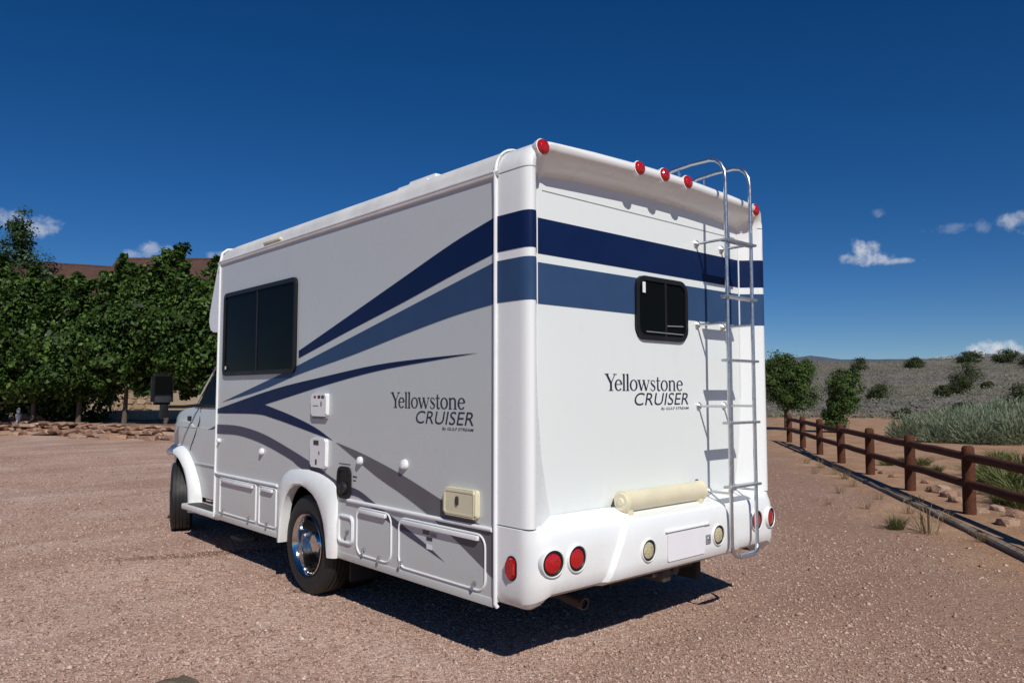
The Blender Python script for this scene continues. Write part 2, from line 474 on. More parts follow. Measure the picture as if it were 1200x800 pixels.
def lathe(name, prof, c, axis, m, parent=None, n=28, ang=35):
    """prof: (along, radius); axis unit vector"""
    ax = Vector(axis).normalized(); s = ax.orthogonal().normalized(); q = ax.cross(s); c = Vector(c); V, Fc = [], []
    for (a, r) in prof:
        for k in range(n):
            t = 2 * math.pi * k / n; V.append(c + ax * a + (s * math.cos(t) + q * math.sin(t)) * max(r, 1e-4))
    for i in range(len(prof) - 1):
        for k in range(n):
            Fc.append((i * n + k, i * n + (k + 1) % n, (i + 1) * n + (k + 1) % n, (i + 1) * n + k))
    return mesh(name, V, Fc, m, parent, True, ang)
def rrect(a0, b0, a1, b1, r, seg=5):
    a0, a1 = min(a0, a1), max(a0, a1); b0, b1 = min(b0, b1), max(b0, b1); out = []
    for (cx, cy, t0) in ((a1 - r, b1 - r, 0), (a0 + r, b1 - r, 90), (a0 + r, b0 + r, 180), (a1 - r, b0 + r, 270)):
        for k in range(seg + 1):
            t = math.radians(t0 + 90 * k / seg); out.append((cx + r * math.cos(t), cy + r * math.sin(t)))
    return out
def plate(name, pts, lay, a, b, m, parent=None, bev=0.0, smooth=True):
    """prism of a 2-D outline between offsets a and b; lay maps (u,v,w)->xyz"""
    bm = bmesh.new()
    A = [bm.verts.new(lay(u, v, a)) for u, v in pts]; B = [bm.verts.new(lay(u, v, b)) for u, v in pts]
    n = len(pts)
    for i in range(n): bm.faces.new((A[i], A[(i + 1) % n], B[(i + 1) % n], B[i]))
    if bev:
        f1 = bm.faces.new(A); f2 = bm.faces.new(B)
        bmesh.ops.bevel(bm, geom=list(f2.edges) , offset=bev, segments=2, affect='EDGES')
    else:
        for t in tessellate_polygon([[Vector((u, v, 0)) for u, v in pts]]):
            for L in (A, B):
                try: bm.faces.new([L[i] for i in t])
                except ValueError: pass
    return frombm(name, bm, m, parent, smooth, 30)
def ring(name, outer, inner, lay, a, b, m, parent=None):
    """flat frame between two outlines with the same number of points"""
    n = len(outer); V = [lay(u, v, w) for w in (a, b) for L in (outer, inner) for u, v in L]; Fc = []
    for i in range(n):
        j = (i + 1) % n
        o0, i0, o1, i1 = 0, n, 2 * n, 3 * n
        Fc += [(o1 + i, o1 + j, i1 + j, i1 + i), (o0 + i, i0 + i, i0 + j, o0 + j), (o0 + i, o0 + j, o1 + j, o1 + i), (i0 + i, i1 + i, i1 + j, i0 + j)]
    return mesh(name, V, Fc, m, parent, True, 30)
LS = lambda u, v, w: Vector((-w, u, v))          # left side: (y, z, proud)
LR = lambda y0: (lambda u, v, w: Vector((u, y0 - w, v)))   # rear faces: (x, z, proud)

# ------------------------------------------------------------------ ground and hills
FD = np.array([math.cos(math.radians(36.5)), math.sin(math.radians(36.5))])     # fence direction
FN = np.array([FD[1], -FD[0]])                                                  # away from the drive
F0 = np.array([7.97, .32])
def fbm(x, y, s, o=4):
    return mnoise.fractal(Vector((x * s, y * s, 3.1)), 1.0, 2.0, o)
def ground_h(x, y):
    dx, dy = x - CAM[0], y - CAM[1]
    r = math.hypot(dx, dy); az = math.degrees(math.atan2(dx, dy))
    w = 1 / (1 + math.exp(-(az - 44) / 4)) * (1 / (1 + math.exp((az - 128) / 6)))
    h = 0.0
    if r > 46:
        t = r - 46
        h = .0545 * (math.sqrt((t - 4) ** 2 + 9) + (t - 4)) / 2 if r < 260 else .0545 * (210) + (r - 260) * .006
        h += (fbm(x, y, .018) * 1.3 + fbm(x, y, .07) * .5) * min(1, t / 60)
        h *= .12 + .88 * w
    d = (x - F0[0]) * FN[0] + (y - F0[1]) * FN[1]
    if d > .4 and r < 70:
        h += max(0, fbm(x, y, .5, 3)) * .12 * min(1, (d - .4) / 1.2)
    return h
rings = [0.4 * 1.075 ** i for i in range(132)]
rings = [r for r in rings if r < 4200]
NS = 240
V = [(CAM[0], CAM[1], 0)]
for r in rings:
    for k in range(NS):
        a = 2 * math.pi * k / NS
        x, y = CAM[0] + r * math.sin(a), CAM[1] + r * math.cos(a)
        V.append((x, y, ground_h(x, y)))
Fc = [(0, 1 + (k + 1) % NS, 1 + k) for k in range(NS)]
for i in range(len(rings) - 1):
    o = 1 + i * NS
    for k in range(NS):
        Fc.append((o + k, o + (k + 1) % NS, o + NS + (k + 1) % NS, o + NS + k))
g = mesh('ground', V, Fc, M['ground'], None, True, 180)
tag(g, 'pink gravel yard running into tan dirt and a sagebrush slope', 'ground', kind='structure')

# far ridge
V, Fc = [], []
N = 60
for i in range(N + 1):
    d = far(860 + i * 9.0, 430, 3600)
    w = math.exp(-((i - 9.5) / 4.0) ** 2) * 26 + math.exp(-((i - 19) / 7.0) ** 2) * 8 + fbm(i, 0, .33) * 5
    V += [(d[0], d[1], -5), (d[0], d[1], 136 + w), (d[0] + 300, d[1] + 160, 120 + w * .5), (d[0] + 300, d[1] + 160, -5)]
for i in range(N):
    a = i * 4
    for k in range(4): Fc.append((a + k, a + (k + 1) % 4, a + 4 + (k + 1) % 4, a + 4 + k))
tag(mesh('distant_ridge', V, Fc, M['farhill'], None), 'low blue ridge far beyond the sagebrush slope', 'hills', kind='structure')

# loose stones on the drive: thousands of small pebbles
def rockverts(n, base):
    J = RNG.normal(0, .22, (n, len(base), 3)) + base[None]
    return J
OCT = np.array([[1, 0, 0], [-1, 0, 0], [0, 1, 0], [0, -1, 0], [0, 0, 1], [0, 0, -.6]], float)
OF = np.array([[0, 2, 4], [2, 1, 4], [1, 3, 4], [3, 0, 4], [2, 0, 5], [1, 2, 5], [3, 1, 5], [0, 3, 5]])
def pebbles():
    n = 250000
    az0, az1 = math.radians(3), math.radians(82)
    u = RNG.random(n); r = 2.6 * (26.0 / 2.6) ** (u ** .95)
    az = az0 + (az1 - az0) * RNG.random(n)
    x = CAM[0] + r * np.sin(az); y = CAM[1] + r * np.cos(az)
    d = (x - F0[0]) * FN[0] + (y - F0[1]) * FN[1]
    wob = np.sin(x * 1.7 + y * .6) * .5 + np.sin(y * 2.3 - x) * .35
    keep = (d < -2.2 + wob + RNG.normal(0, .8, n)) | (RNG.random(n) < .10) & (d < -.3)
    keep &= RNG.random(n) < np.clip(1.25 - r / 24, .05, 1)
    wd_ = (x - 2.04) * .878 + (y - 29.4) * .479
    keep &= wd_ < -.6
    x, y, r = x[keep], y[keep], r[keep]; n = len(x)
    s = np.exp(RNG.normal(math.log(.0062), .36, n)) * (1 + np.clip(r - 4, 0, 14) * .06)
    s = np.clip(s, .003, .022)
    big = RNG.random(n) < .004; s[big] *= 2.2
    P = rockverts(n, OCT) * s[:, None, None]
    P[:, :, 2] *= .6
    P[:, :, 0] += x[:, None]; P[:, :, 1] += y[:, None]; P[:, :, 2] += (s * .12)[:, None]
    Fq = (OF[None] + (np.arange(n) * 6)[:, None, None]).reshape(-1, 3)
    o = fast('gravel_stones', P.reshape(-1, 3), Fq, M['pebble'])
    tag(o, 'loose pink and grey pebbles strewn over the drive', 'gravel', kind='stuff')
pebbles()

# ------------------------------------------------------------------ the motorhome
W = 2.46
RV = thing('motorhome', (1.23, 2.4, 0), 'white motorhome with navy swoosh stripes and a rear ladder, parked on gravel', 'motorhome')

# side walls -----------------------------------------------------------------
arch = [(1.99, .36), (2.03, .45), (2.10, .62), (2.20, .73), (2.36, .805), (2.52, .815), (2.66, .775), (2.755, .68), (2.80, .54), (2.81, .36)]
outline = [(.215, .375)] + [(1.99, .36)] + arch[1:-1] + [(2.81, .36), (4.26, .375), (4.26, 2.75), (.215, 2.75)]
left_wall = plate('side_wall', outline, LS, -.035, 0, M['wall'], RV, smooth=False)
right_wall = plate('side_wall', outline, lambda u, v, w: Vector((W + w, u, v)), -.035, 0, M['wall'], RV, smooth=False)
mesh('front_wall', [(.035, 4.24, .5), (W - .035, 4.24, .5), (W - .035, 4.24, 2.75), (.035, 4.24, 2.75),
                    (.035, 4.26, .5), (W - .035, 4.26, .5), (W - .035, 4.26, 2.75), (.035, 4.26, 2.75)],
     [(0, 1, 2, 3), (4, 5, 6, 7), (0, 1, 5, 4), (2, 3, 7, 6), (1, 2, 6, 5), (0, 3, 7, 4)], M['wall'], RV)
box('floor_underside', (.04, .16, .46), (W - .04, 4.24, .54), M['under'], RV, .01)

# stripes ---------------------------------------------------------------------
S1 = [(0.217, 2.513), (0.618, 2.42), (1.166, 2.263), (1.816, 2.076), (2.602, 1.851), (2.6, 1.793), (1.813, 1.966), (1.163, 2.102), (0.616, 2.225), (0.217, 2.308)]
S2 = [(0.217, 2.257), (0.616, 2.171), (1.162, 2.052), (1.812, 1.91), (2.598, 1.739), (3.008, 1.654), (4.146, 1.432), (3.302, 1.538), (2.595, 1.665), (1.808, 1.782), (1.159, 1.892), (0.614, 1.977), (0.217, 2.02)]
S3 = [(0.377, 1.748), (0.873, 1.735), (1.466, 1.708), (2.179, 1.641), (3.052, 1.548), (4.247, 1.368), (4.247, 1.326), (3.379, 1.336), (3.04, 1.308), (2.607, 1.252), (2.034, 1.171), (2.325, 1.261), (2.729, 1.343), (3.211, 1.419), (2.176, 1.574), (1.465, 1.665), (0.872, 1.713)]
S4 = [(4.247, 1.222), (3.737, 1.222), (3.232, 1.173), (2.717, 1.072), (2.315, 0.979), (1.951, 0.882), (1.661, 0.846), (1.445, 0.778), (1.167, 0.694), (0.858, 0.593), (0.676, 0.518), (0.911, 0.578), (1.196, 0.65), (1.476, 0.741), (1.659, 0.799), (1.949, 0.821), (2.536, 0.937), (2.714, 0.991), (3.228, 1.087), (3.732, 1.138), (4.247, 1.134)]
S5 = [(1.99, 1.161), (1.616, 1.1), (1.143, 0.997), (0.654, 0.863), (0.234, 0.745), (0.234, 0.5), (0.344, 0.555), (0.603, 0.675), (0.887, 0.791), (1.141, 0.875), (1.449, 0.965)]
def dense(P, closed=True):
    """Catmull-Rom through gently bending runs, corners kept"""
    n = len(P); out = []
    ang = []
    for i in range(n):
        a, b, c = Vector(P[i - 1]), Vector(P[i]), Vector(P[(i + 1) % n])
        ang.append((b - a).angle(c - b, 0) if (b - a).length and (c - b).length else 0)
    for i in range(n):
        p0, p1, p2, p3 = (Vector(P[(i + k) % n]) for k in (-1, 0, 1, 2))
        if ang[i] > .6: p0 = p1 * 2 - p2
        if ang[(i + 1) % n] > .6: p3 = p2 * 2 - p1
        for t in (0, .25, .5, .75):
            q = .5 * ((2 * p1) + (p2 - p0) * t + (2 * p0 - 5 * p1 + 4 * p2 - p3) * t * t + (3 * p1 - p0 - 3 * p2 + p3) * t ** 3)
            out.append((q.x, q.y))
    return out
for P, m, lab in ((S1, 'navy', 'navy swoosh stripe'), (S2, 'blue', 'mid blue swoosh stripe'), (S3, 'navy', 'navy forked stripe'),
                  (S4, 'mauve', 'grey purple curved stripe'), (S5, 'taupe', 'grey brown wedge stripe')):
    for side in (0, 1):
        lay = LS if side == 0 else (lambda u, v, w: Vector((W + w, u, v)))
        s = plate('stripe', dense(P), lay, .0018, .0023, M[m], RV, smooth=False)
        if side == 0: s['label'] = lab

# roof ------------------------------------------------------------------------
def side_profile():
    L = [(.0, 2.742), (-.013, 2.745), (-.016, 2.756), (-.016, 2.768), (-.006, 2.776), (-.003, 2.79), (.004, 2.83), (.022, 2.868), (.055, 2.895), (.11, 2.915), (.3, 2.928), (.7, 2.942), (1.23, 2.95)]
    return L + [(W - x, z) for x, z in L[-2::-1]]
pr = side_profile()
V, Fc = [], []
ys = [.19, 1.0, 2.0, 3.0, 4.0, 4.20, 4.26, 4.30]
for j, yy in enumerate(ys):
    for (x, z) in pr:
        k = 0 if yy < 4.1 else (yy - 4.1) ** 2 * 1.2
        V.append((x + (0.0), yy, z - k * (1 if z > 2.78 else 0)))
n = len(pr)
for j in range(len(ys) - 1):
    for i in range(n - 1): Fc.append((j * n + i, j * n + i + 1, (j + 1) * n + i + 1, (j + 1) * n + i))
roof = mesh('roof', V, Fc, M['roof'], RV, True, 50)
tube('drip_rail', [(-.012, .22, 2.772), (-.012, 4.26, 2.772)], .009, M['trim'], roof, 6)
# low roof unit peeking over the edge, vent and the amber side marker strip
def dome(name, a, b, m, parent, rnd=.08, taper=.12):
    bm = bmesh.new(); bmesh.ops.create_cube(bm, size=1); a, b = Vector(a), Vector(b)
    for v in bm.verts:
        k = 1 - (taper if v.co.z > 0 else 0)
        v.co = Vector([(a[i] + b[i]) / 2 + v.co[i] * (b[i] - a[i]) * (k if i < 2 else 1) for i in range(3)])
    bmesh.ops.bevel(bm, geom=bm.edges[:], offset=rnd, segments=4, affect='EDGES')
    return frombm(name, bm, m, parent)
dome('roof_vent', (.14, 1.02, 2.86), (.62, 1.62, 3.025), M['roof'], RV, .06, .3)
dome('air_conditioner', (.95, 2.6, 2.92), (1.62, 3.5, 3.10), M['roof'], RV, .07, .18)
box('side_marker', (-.022, 2.95, 2.795), (.02, 3.27, 2.815), M['cream'], RV, .006)

# front cap over the cab ------------------------------------------------------
cap_prof = [(4.25, 2.86), (4.33, 2.84), (4.40, 2.72), (4.50, 2.48), (4.57, 2.30), (4.58, 2.22), (4.54, 2.14), (4.46, 2.11), (4.25, 2.10)]
V, Fc = [], []
xs = [(.03, .0), (.02, .0), (.05, .02), (.14, .06), (.4, .10), (1.23, .13)]
xs = xs[1:] + [(W - x, d) for x, d in xs[-2:0:-1]]
for x, d in xs:
    for (yy, z) in cap_prof: V.append((x, yy + d * (1 if yy > 4.3 else 0), z))
n = len(cap_prof)
for j in range(len(xs) - 1):
    for i in range(n - 1): Fc.append((j * n + i, j * n + i + 1, (j + 1) * n + i + 1, (j + 1) * n + i))
Fc.append(tuple(range(n))); Fc.append(tuple((len(xs) - 1) * n + i for i in range(n)))
mesh('front_cap', V, Fc, M['white'], RV, True, 40)

# rear frame (corner caps + overhang) swept round the recessed panel ------------
PROF = [(0, .215), (0, .12), (0, .02), (.003, -.012), (.013, -.036), (.030, -.05), (.054, -.049), (.072, -.034), (.2, .068), (.2, .10)]
ZP = .80
def frame_path():
    o, i = [], []
    for z, inn in ((ZP, .285), (.95, .25), (1.15, .21), (1.4, .185), (1.7, .172), (2.2, .172), (2.6, .172), (2.765, .172)):
        o.append((0, z)); i.append((inn, min(z, 2.72)))
    for k in range(1, 9):
        t = math.radians(180 - 90 * k / 8)
        o.append((.15 + .15 * math.cos(t), 2.765 + .15 * math.sin(t))); i.append((.23 + .03 * math.cos(t), 2.725 + .03 * math.sin(t)))
    for x, z in ((.5, 2.935), (.9, 2.948), (1.23, 2.952)):
        o.append((x, z)); i.append((x, 2.757 + (z - 2.915)))
    m = len(o) - 1
    o += [(W - x, z) for x, z in o[m - 1::-1]]; i += [(W - x, z) for x, z in i[m - 1::-1]]
    return o, i
PO, PI_ = frame_path()
def frame_pts(j, off=0.0, prof=PROF):
    po, pi = Vector(PO[j]), Vector(PI_[j]); out = []
    d = (pi - po); L = d.length; sc = L / .2
    k = min(1, max(0, (j - 9) / 6)) if j < len(PO) / 2 else min(1, max(0, (len(PO) - 1 - j - 9) / 6))
    for n_, y_ in prof:
        q = po + d * (n_ / .2 if n_ > .09 else n_ / .2 / sc)
        out.append((q.x, y_ + (-.045 * k if 0 < n_ < .19 else 0), q.y))
    return out
V, Fc = [], []
n = len(PROF)
for j in range(len(PO)): V += frame_pts(j)
for j in range(len(PO) - 1):
    for i in range(n - 1): Fc.append((j * n + i, j * n + i + 1, (j + 1) * n + i + 1, (j + 1) * n + i))
rear_cap = mesh('rear_cap', V, Fc, M['white'], RV, True, 42)
# horizontal seams in the caps
def cap_line(z0, z1, m, name, off, parent=RV, prof=None):
    prof = prof or PROF[:-1]
    for side in (0, 1):
        V, Fc = [], []
        P2 = [Vector((p[0] if p[0] < .19 else .172, p[1])) for p in prof]
        for zz in (z0, z1):
            for i, p in enumerate(P2):
                a = P2[max(0, i - 1)]; b = P2[min(len(P2) - 1, i + 1)]
                t = (b - a).normalized(); nn = Vector((t.y, -t.x))
                if nn.x > 0 and i < 4: nn = -nn
                q = p + nn * off * (1 if nn.y < 0 or nn.x < 0 else -1)
                V.append((q.x if side == 0 else W - q.x, q.y, zz))
        k = len(P2)
        for i in range(k - 1): Fc.append((i, i + 1, k + i + 1, k + i))
        mesh(name, V, Fc, m, parent, True, 60)
cap_line(2.307, 2.512, M['navy'], 'stripe', .002)
cap_line(2.021, 2.257, M['blue'], 'stripe', .002)
cap_line(2.752, 2.757, M['greyplastic'], 'seam', .0015, rear_cap, PROF[:8])
# white piping where the side meets the cap
for side in (0, 1):
    path = [(-.004, .345), (-.004, .37)] + [(-.004, z) for z in (.8, 1.4, 2.0, 2.6)]
    path += [(.15 + .156 * math.cos(math.radians(180 - 90 * k / 8)), 2.765 + .156 * math.sin(math.radians(180 - 90 * k / 8))) for k in range(0, 9)] + [(.4, 2.937)]
    P3 = [((x if side == 0 else W - x), .216, z) for x, z in path]
    P3[0] = (P3[0][0] + (.012 if side == 0 else -.012), .21, .35)
    tube('corner_piping', P3, .0125, M['trim'], RV, 8)
    P4 = [((x if side == 0 else W - x), 4.262, z) for x, z in [(-.003, .36), (-.003, 1.4), (-.003, 2.6), (-.003, 2.78), (.012, 2.86), (.06, 2.90), (.2, 2.92)]]
    tube('corner_piping', P4, .0125, M['trim'], RV, 8)

# rear panel -------------------------------------------------------------------
YP = .07
mesh('rear_panel', [(.1, YP, .78), (W - .1, YP, .78), (W - .1, YP, 2.80), (.1, YP, 2.80), (.1, YP + .03, .78), (W - .1, YP + .03, .78), (W - .1, YP + .03, 2.80), (.1, YP + .03, 2.80)],
     [(0, 1, 2, 3), (4, 5, 6, 7), (0, 1, 5, 4), (2, 3, 7, 6), (1, 2, 6, 5), (0, 3, 7, 4)], M['panel'], RV, False)
PL = LR(YP)
for a, b, m in ((2.307, 2.512, 'navy'), (2.021, 2.257, 'blue')):
    plate('stripe', [(.168, a), (W - .175, a), (W - .175, b), (.168, b)], PL, .001, .0025, M[m], RV, smooth=False)
plate('panel_seam', [(.22, 2.672), (W - .22, 2.672), (W - .22, 2.677), (.22, 2.677)], PL, .0005, .002, M['greyplastic'], RV, smooth=False)
for x0, x1 in ((.17, .18), (W - .187, W - .172)):
    plate('panel_edge_trim', [(x0, 1.5), (x1, 1.5), (x1, 2.74), (x0, 2.74)], PL, .001, .006, M['trim'], RV, smooth=False)

def window(name, a0, b0, a1, b1, rad, lay, parent, div, fr=.035, label=None):
    o = rrect(a0, b0, a1, b1, rad); i = rrect(a0 + fr if a0 < a1 else a0 - fr, b0 + fr, a1 - fr if a0 < a1 else a1 + fr, b1 - fr, max(.02, rad - fr))
    w = plate(name, rrect(a0, b0, a1, b1, rad - .004), lay, .001, .006, M['glass'], parent, smooth=False)
    ring('window_frame', o, i, lay, .001, .02, M['gasket'], w)
    am = a0 + (a1 - a0) * div
    lo, hi = min(a0, a1), max(a0, a1)
    plate('pane', rrect(lo + fr, b0 + fr, am - .008, b1 - fr, .03), lay, .0065, .010, M['glass'], w, smooth=False)
    plate('pane', rrect(am + .008, b0 + fr, hi - fr, b1 - fr, .03), lay, .0065, .008, M['glass'], w, smooth=False)
    plate('divider', [(am - .011, b0 + fr), (am + .011, b0 + fr), (am + .011, b1 - fr), (am - .011, b1 - fr)], lay, .0065, .016, M['gasket'], w, smooth=False)
    return w
rw = window('rear_window', 1.045, 1.862, 1.603, 2.277, .085, PL, RV, .56, .03)
plate('sticker', [(1.105, 2.165), (1.135, 2.165), (1.135, 2.235), (1.105, 2.235)], PL, .0205, .0215, M['plate'], rw, smooth=False)
tube('lower_track', [(1.15, YP - .014, 1.915), (1.55, YP - .014, 1.912)], .004, M['greyplastic'], rw, 6)
tube('window_latch', [(1.37, YP - .014, 1.962), (1.55, YP - .014, 1.968)], .004, M['greyplastic'], rw, 6)
sw = window('side_window', 2.636, 1.676, 4.12, 2.448, .06, LS, RV, .5, .036)
plate('sticker', rrect(4.02, 1.735, 4.05, 1.765, .01), LS, .0205, .0215, M['plate'], sw, smooth=False)

# bumper -----------------------------------------------------------------------
BP = []      # (x, y, w, slant)
for y in (.214, .12, .05, .02): BP.append((0, y, 0.0, 0))
for k in range(1, 10):
    t = math.radians(180 + 90 * k / 9); w_ = (k / 9) ** 1.3
    BP.append((.13 + .13 * math.cos(t), .02 + .13 * math.sin(t), w_, 0))
BP += [(.3, -.11, 1, 0), (.5, -.111, 1, 0), (.60, -.112, 1, 1), (.604, -.1125, 1, 1), (.632, -.137, 1, 1), (.636, -.138, 1, 1), (.95, -.143, 1, 0), (1.23, -.144, 1, 0)]
BP = BP + [(W - x, y, w_, -s) for x, y, w_, s in BP[-2::-1]]
def bprof(w_):
    side = [(.05, ZP), (.012, ZP), (0, ZP - .01), (0, .72), (0, .68), (0, .62), (0, .52), (0, .44), (-.01, .40), (-.03, .375), (-.06, .365), (-.16, .37)]
    rear = [(-.178, .832), (-.10, .80), (-.05, .782), (-.022, .765), (-.006, .735), (0, .66), (0, .53), (-.004, .485), (-.02, .455), (-.06, .43), (-.11, .42), (-.2, .42)]
    side[0] = (-.05, ZP); side[1] = (-.012, ZP)
    return [(a[0] * (1 - w_) + b[0] * w_, a[1] * (1 - w_) + b[1] * w_) for a, b in zip(side, rear)]
V, Fc = [], []
nb = len(bprof(0))
for j, (x, y, w_, sl) in enumerate(BP):
    a = Vector(BP[max(0, j - 1)][:2]); b = Vector(BP[min(len(BP) - 1, j + 1)][:2])
    t = (b - a).normalized(); nn = Vector((t.y, -t.x))
    if w_ == 1 and .25 < x < W - .25: nn = Vector((0, -1))
    for (o, z) in bprof(w_):
        V.append((x + nn.x * o + sl * (max(z, .44) - .6) * .55, y + nn.y * o, z))
for j in range(len(BP) - 1):
    for i in range(nb - 1): Fc.append((j * nb + i, j * nb + i + 1, (j + 1) * nb + i + 1, (j + 1) * nb + i))
bump_o = mesh('rear_bumper', V, Fc, M['white'], RV, True, 25)
def round_light(name, c, r, m, axis=(0, -1, 0), parent=RV):
    # raised white bezel, black gasket and a domed lens seated inside
    l = lathe(name, [(-.012, 0), (-.012, r * .80), (.0, r * .80), (.004, r * .76), (.009, r * .5), (.012, r * .2), (.013, 0)], c, axis, m, parent, 28)
    lathe('gasket', [(-.014, r * .80), (.004, r * .80), (.008, r * .86), (.006, r * .97), (-.014, r * .99)], c, axis, M['gasket'], l, 28)
    lathe('bezel', [(-.02, r * .985), (.006, r * .985), (.011, r * 1.03), (.009, r * 1.09), (-.004, r * 1.16), (-.02, r * 1.17)], c, axis, M['white'], l, 28)
    return l
for x in (.115, .297, W - .31, W - .115):
    ax = (0, -1, 0)
    if x < .2: ax = (-.16, -1, 0)
    if x > W - .2: ax = (.16, -1, 0)
    round_light('tail_light', (x, -.114 if .2 < x < W - .2 else -.111, .622), .068, M['red'], ax)
for x in (.885, 1.622):
    round_light('reversing_light', (x, -.1425, .59), .062, M['amber'])
for side in (0, 1):
    xx = 0 if side == 0 else W; sg = -1 if side == 0 else 1
    lay = (lambda u, v, w: Vector((xx + sg * w, u, v)))
    l = plate('side_marker_light', rrect(.052, .525, .115, .64, .031, 6), lay, -.002, .022, M['red'], RV, .008)
    plate('bezel', rrect(.044, .517, .123, .648, .039, 6), lay, -.002, .006, M['gasket'], l)
pl = plate('number_plate', rrect(1.07, .495, 1.46, .665, .012), LR(-.144), .002, .004, M['plate'], RV, smooth=False)
box('plate_shadow_lip', (1.05, -.159, .672), (1.52, -.132, .682), M['white'], bump_o, .004)  # added lip in place of the plate recess, to cast its shadow
bd = box('badge', (1.478, -.151, .548), (1.528, -.137, .606), M['greyplastic'], RV, .004)
lathe('badge_emblem', [(0, 0), (0, .014), (.003, .012), (.004, 0)], (1.503, -.151, .58), (0, -1, 0), M['alu'], bd, 12)

# cream hose tube on the bumper shelf
TY, TZ = -.015, .868
tb = lathe('hose_tube', [(0, 0), (0, .062), (.004, .066), (.02, .066), (.024, .061), (.79, .061), (.794, .066), (.81, .066), (.814, .06), (.814, 0)], (.80, TY, TZ), (1, 0, 0), M['cream'], RV, 24)
lathe('end_cap', [(-.02, 0), (-.02, .02), (-.012, .026), (-.012, .05), (-.004, .058), (.004, .058)], (.80, TY, TZ), (1, 0, 0), M['cream'], tb, 20)
for x in (.83, 1.56):
    box('foot', (x - .018, TY - .05, TZ - .085), (x + .018, TY + .05, TZ - .045), M['cream'], tb, .005)
lathe('clasp', [(0, 0), (0, .008), (.015, .008), (.015, 0)], (.79, TY + .06, TZ - .01), (1, 0, 0), M['steel'], tb, 8)
lathe('clasp', [(0, 0), (0, .008), (.015, .008), (.015, 0)], (1.60, TY + .02, TZ + .065), (1, 0, 0), M['steel'], tb, 8)

# clearance lights along the overhang
for x, z in ((.085, 2.862), (.905, 2.905), (1.160, 2.912), (1.412, 2.912), (W - .17, 2.872)):
    l = lathe('clearance_light', [(0, .044), (.010, .044), (.022, .038), (.031, .022), (.034, 0)], (x, -.088 if .2 < x < W - .2 else -.07, z), (0, -1, .12), M['red'], RV, 20)
    lathe('housing', [(-.06, .034), (-.02, .047), (.004, .049), (.006, .044)], (x, -.088 if .2 < x < W - .2 else -.07, z), (0, -1, .12), M['white'], l, 20)

# ladder -----------------------------------------------------------------------
LX0, LX1, LY = 1.735, 2.05, -.175
def rail(x):
    return [(x, LY, .50), (x, LY, 1.2), (x, LY, 2.0), (x, LY, 2.98), (x, LY + .006, 3.04), (x, LY + .03, 3.09), (x, LY + .07, 3.125), (x, LY + .12, 3.14), (x, .1, 3.142), (x, .26, 3.13), (x, .33, 3.10), (x, .36, 3.05), (x, .362, 2.93)]
loop = [(LX0, LY, .50), (LX0 + .006, LY - .004, .465), (LX0 + .03, LY - .012, .437), (LX0 + .08, LY - .018, .425), (LX1 - .08, LY - .018, .425), (LX1 - .03, LY - .012, .437), (LX1 - .006, LY - .004, .465), (LX1, LY, .50)]
lad = tube('ladder', rail(LX0)[::-1] + loop[1:-1] + rail(LX1), .0135, M['alu'], RV, 10)
for z in (2.56, 2.172, 1.739, 1.318, .893):
    box('rung', (LX0 - .035, LY - .028, z - .010), (LX1 + .035, LY + .036, z + .008), M['galv'], lad, .006)
for z in (2.565, 1.993, 1.428, .85):
    for x in (LX0, LX1):
        yb = YP if z > .9 else .0
        br = tube('bracket', [(x, LY, z), (x, yb - .012, z)], .009, M['alu'], lad, 8)
        lathe('bracket_foot', [(0, .028), (.008, .028), (.02, .016), (.022, 0)], (x, yb, z), (0, -1, 0), M['alu'], br, 14)
for x in (LX0, LX1):
    for y in (.2,):
        tube('roof_stub', [(x, y, 3.138), (x, y, 2.93)], .008, M['alu'], lad, 6)
for z in (.432, .44):
    tube('foot_grip', [(LX0 + .07, LY - .018, .43), (LX1 - .07, LY - .018, .43)], .018, M['galv'], lad, 10); break

# side hardware ----------------------------------------------------------------
tube('belt_rail', [(-.006, .24, .765), (-.006, 1.80, .765)], .013, M['trim'], RV, 8)
tube('belt_rail', [(-.006, 2.93, .765), (-.006, 4.25, .765)], .013, M['trim'], RV, 8)
box('sill_rail', (-.008, .23, .345), (.03, 1.93, .395), M['wall'], RV, .008)
box('sill_rail', (-.008, 2.88, .345), (.03, 4.25, .395), M['wall'], RV, .008)
def hatch(y0, z0, y1, z1, rad, name='compartment_door', fr=.007, hinge=True, latches=((.15, .08), (.88, .08))):
    d = plate(name, rrect(y0, z0, y1, z1, rad), LS, .0004, .0014, M['wall'], RV, smooth=False)
    tube('door_frame', [(-.003, u, v) for u, v in rrect(y0, z0, y1, z1, rad)], fr, M['trim'], d, 6, True)
    lo, hi = min(y0, y1), max(y0, y1)
    if hinge: box('hinge', (-.026, lo + .05, z1 - .035), (-.004, hi - .05, z1 - .008), M['trim'], d, .006)
    for fu, fv in latches:
        yy = lo + (hi - lo) * fu; zz = z0 + (z1 - z0) * fv
        l = lathe('latch', [(0, .012), (.012, .011), (.014, 0)], (-.004, yy, zz), (-1, 0, 0), M['alu'], d, 10)
        box('latch_lever', (-.03, yy - .006, zz - .03), (-.018, yy + .006, zz + .004), M['alu'], d, .003)
    return d
d1 = hatch(1.25, .415, 1.68, .735, .07, latches=((.3, .06), (.75, .14)))
d2 = hatch(.30, .415, 1.16, .725, .07, latches=((.1, .12), (.96, .1)))
hatch(3.34, .42, 4.13, .735, .02)
hatch(2.95, .42, 3.27, .735, .02, latches=((.45, .07),))
for (a, b, c, e, m) in ((.83, .655, .90, .68, 'taupe'), (.76, .648, .82, .672, 'greyplastic'), (.80, .622, .86, .642, 'dark'), (.80, .57, .86, .60, 'plate')):
    plate('sticker', [(a, b), (c, b), (c, e), (a, e)], LS, .0028, .0034, M[m], d2, smooth=False)
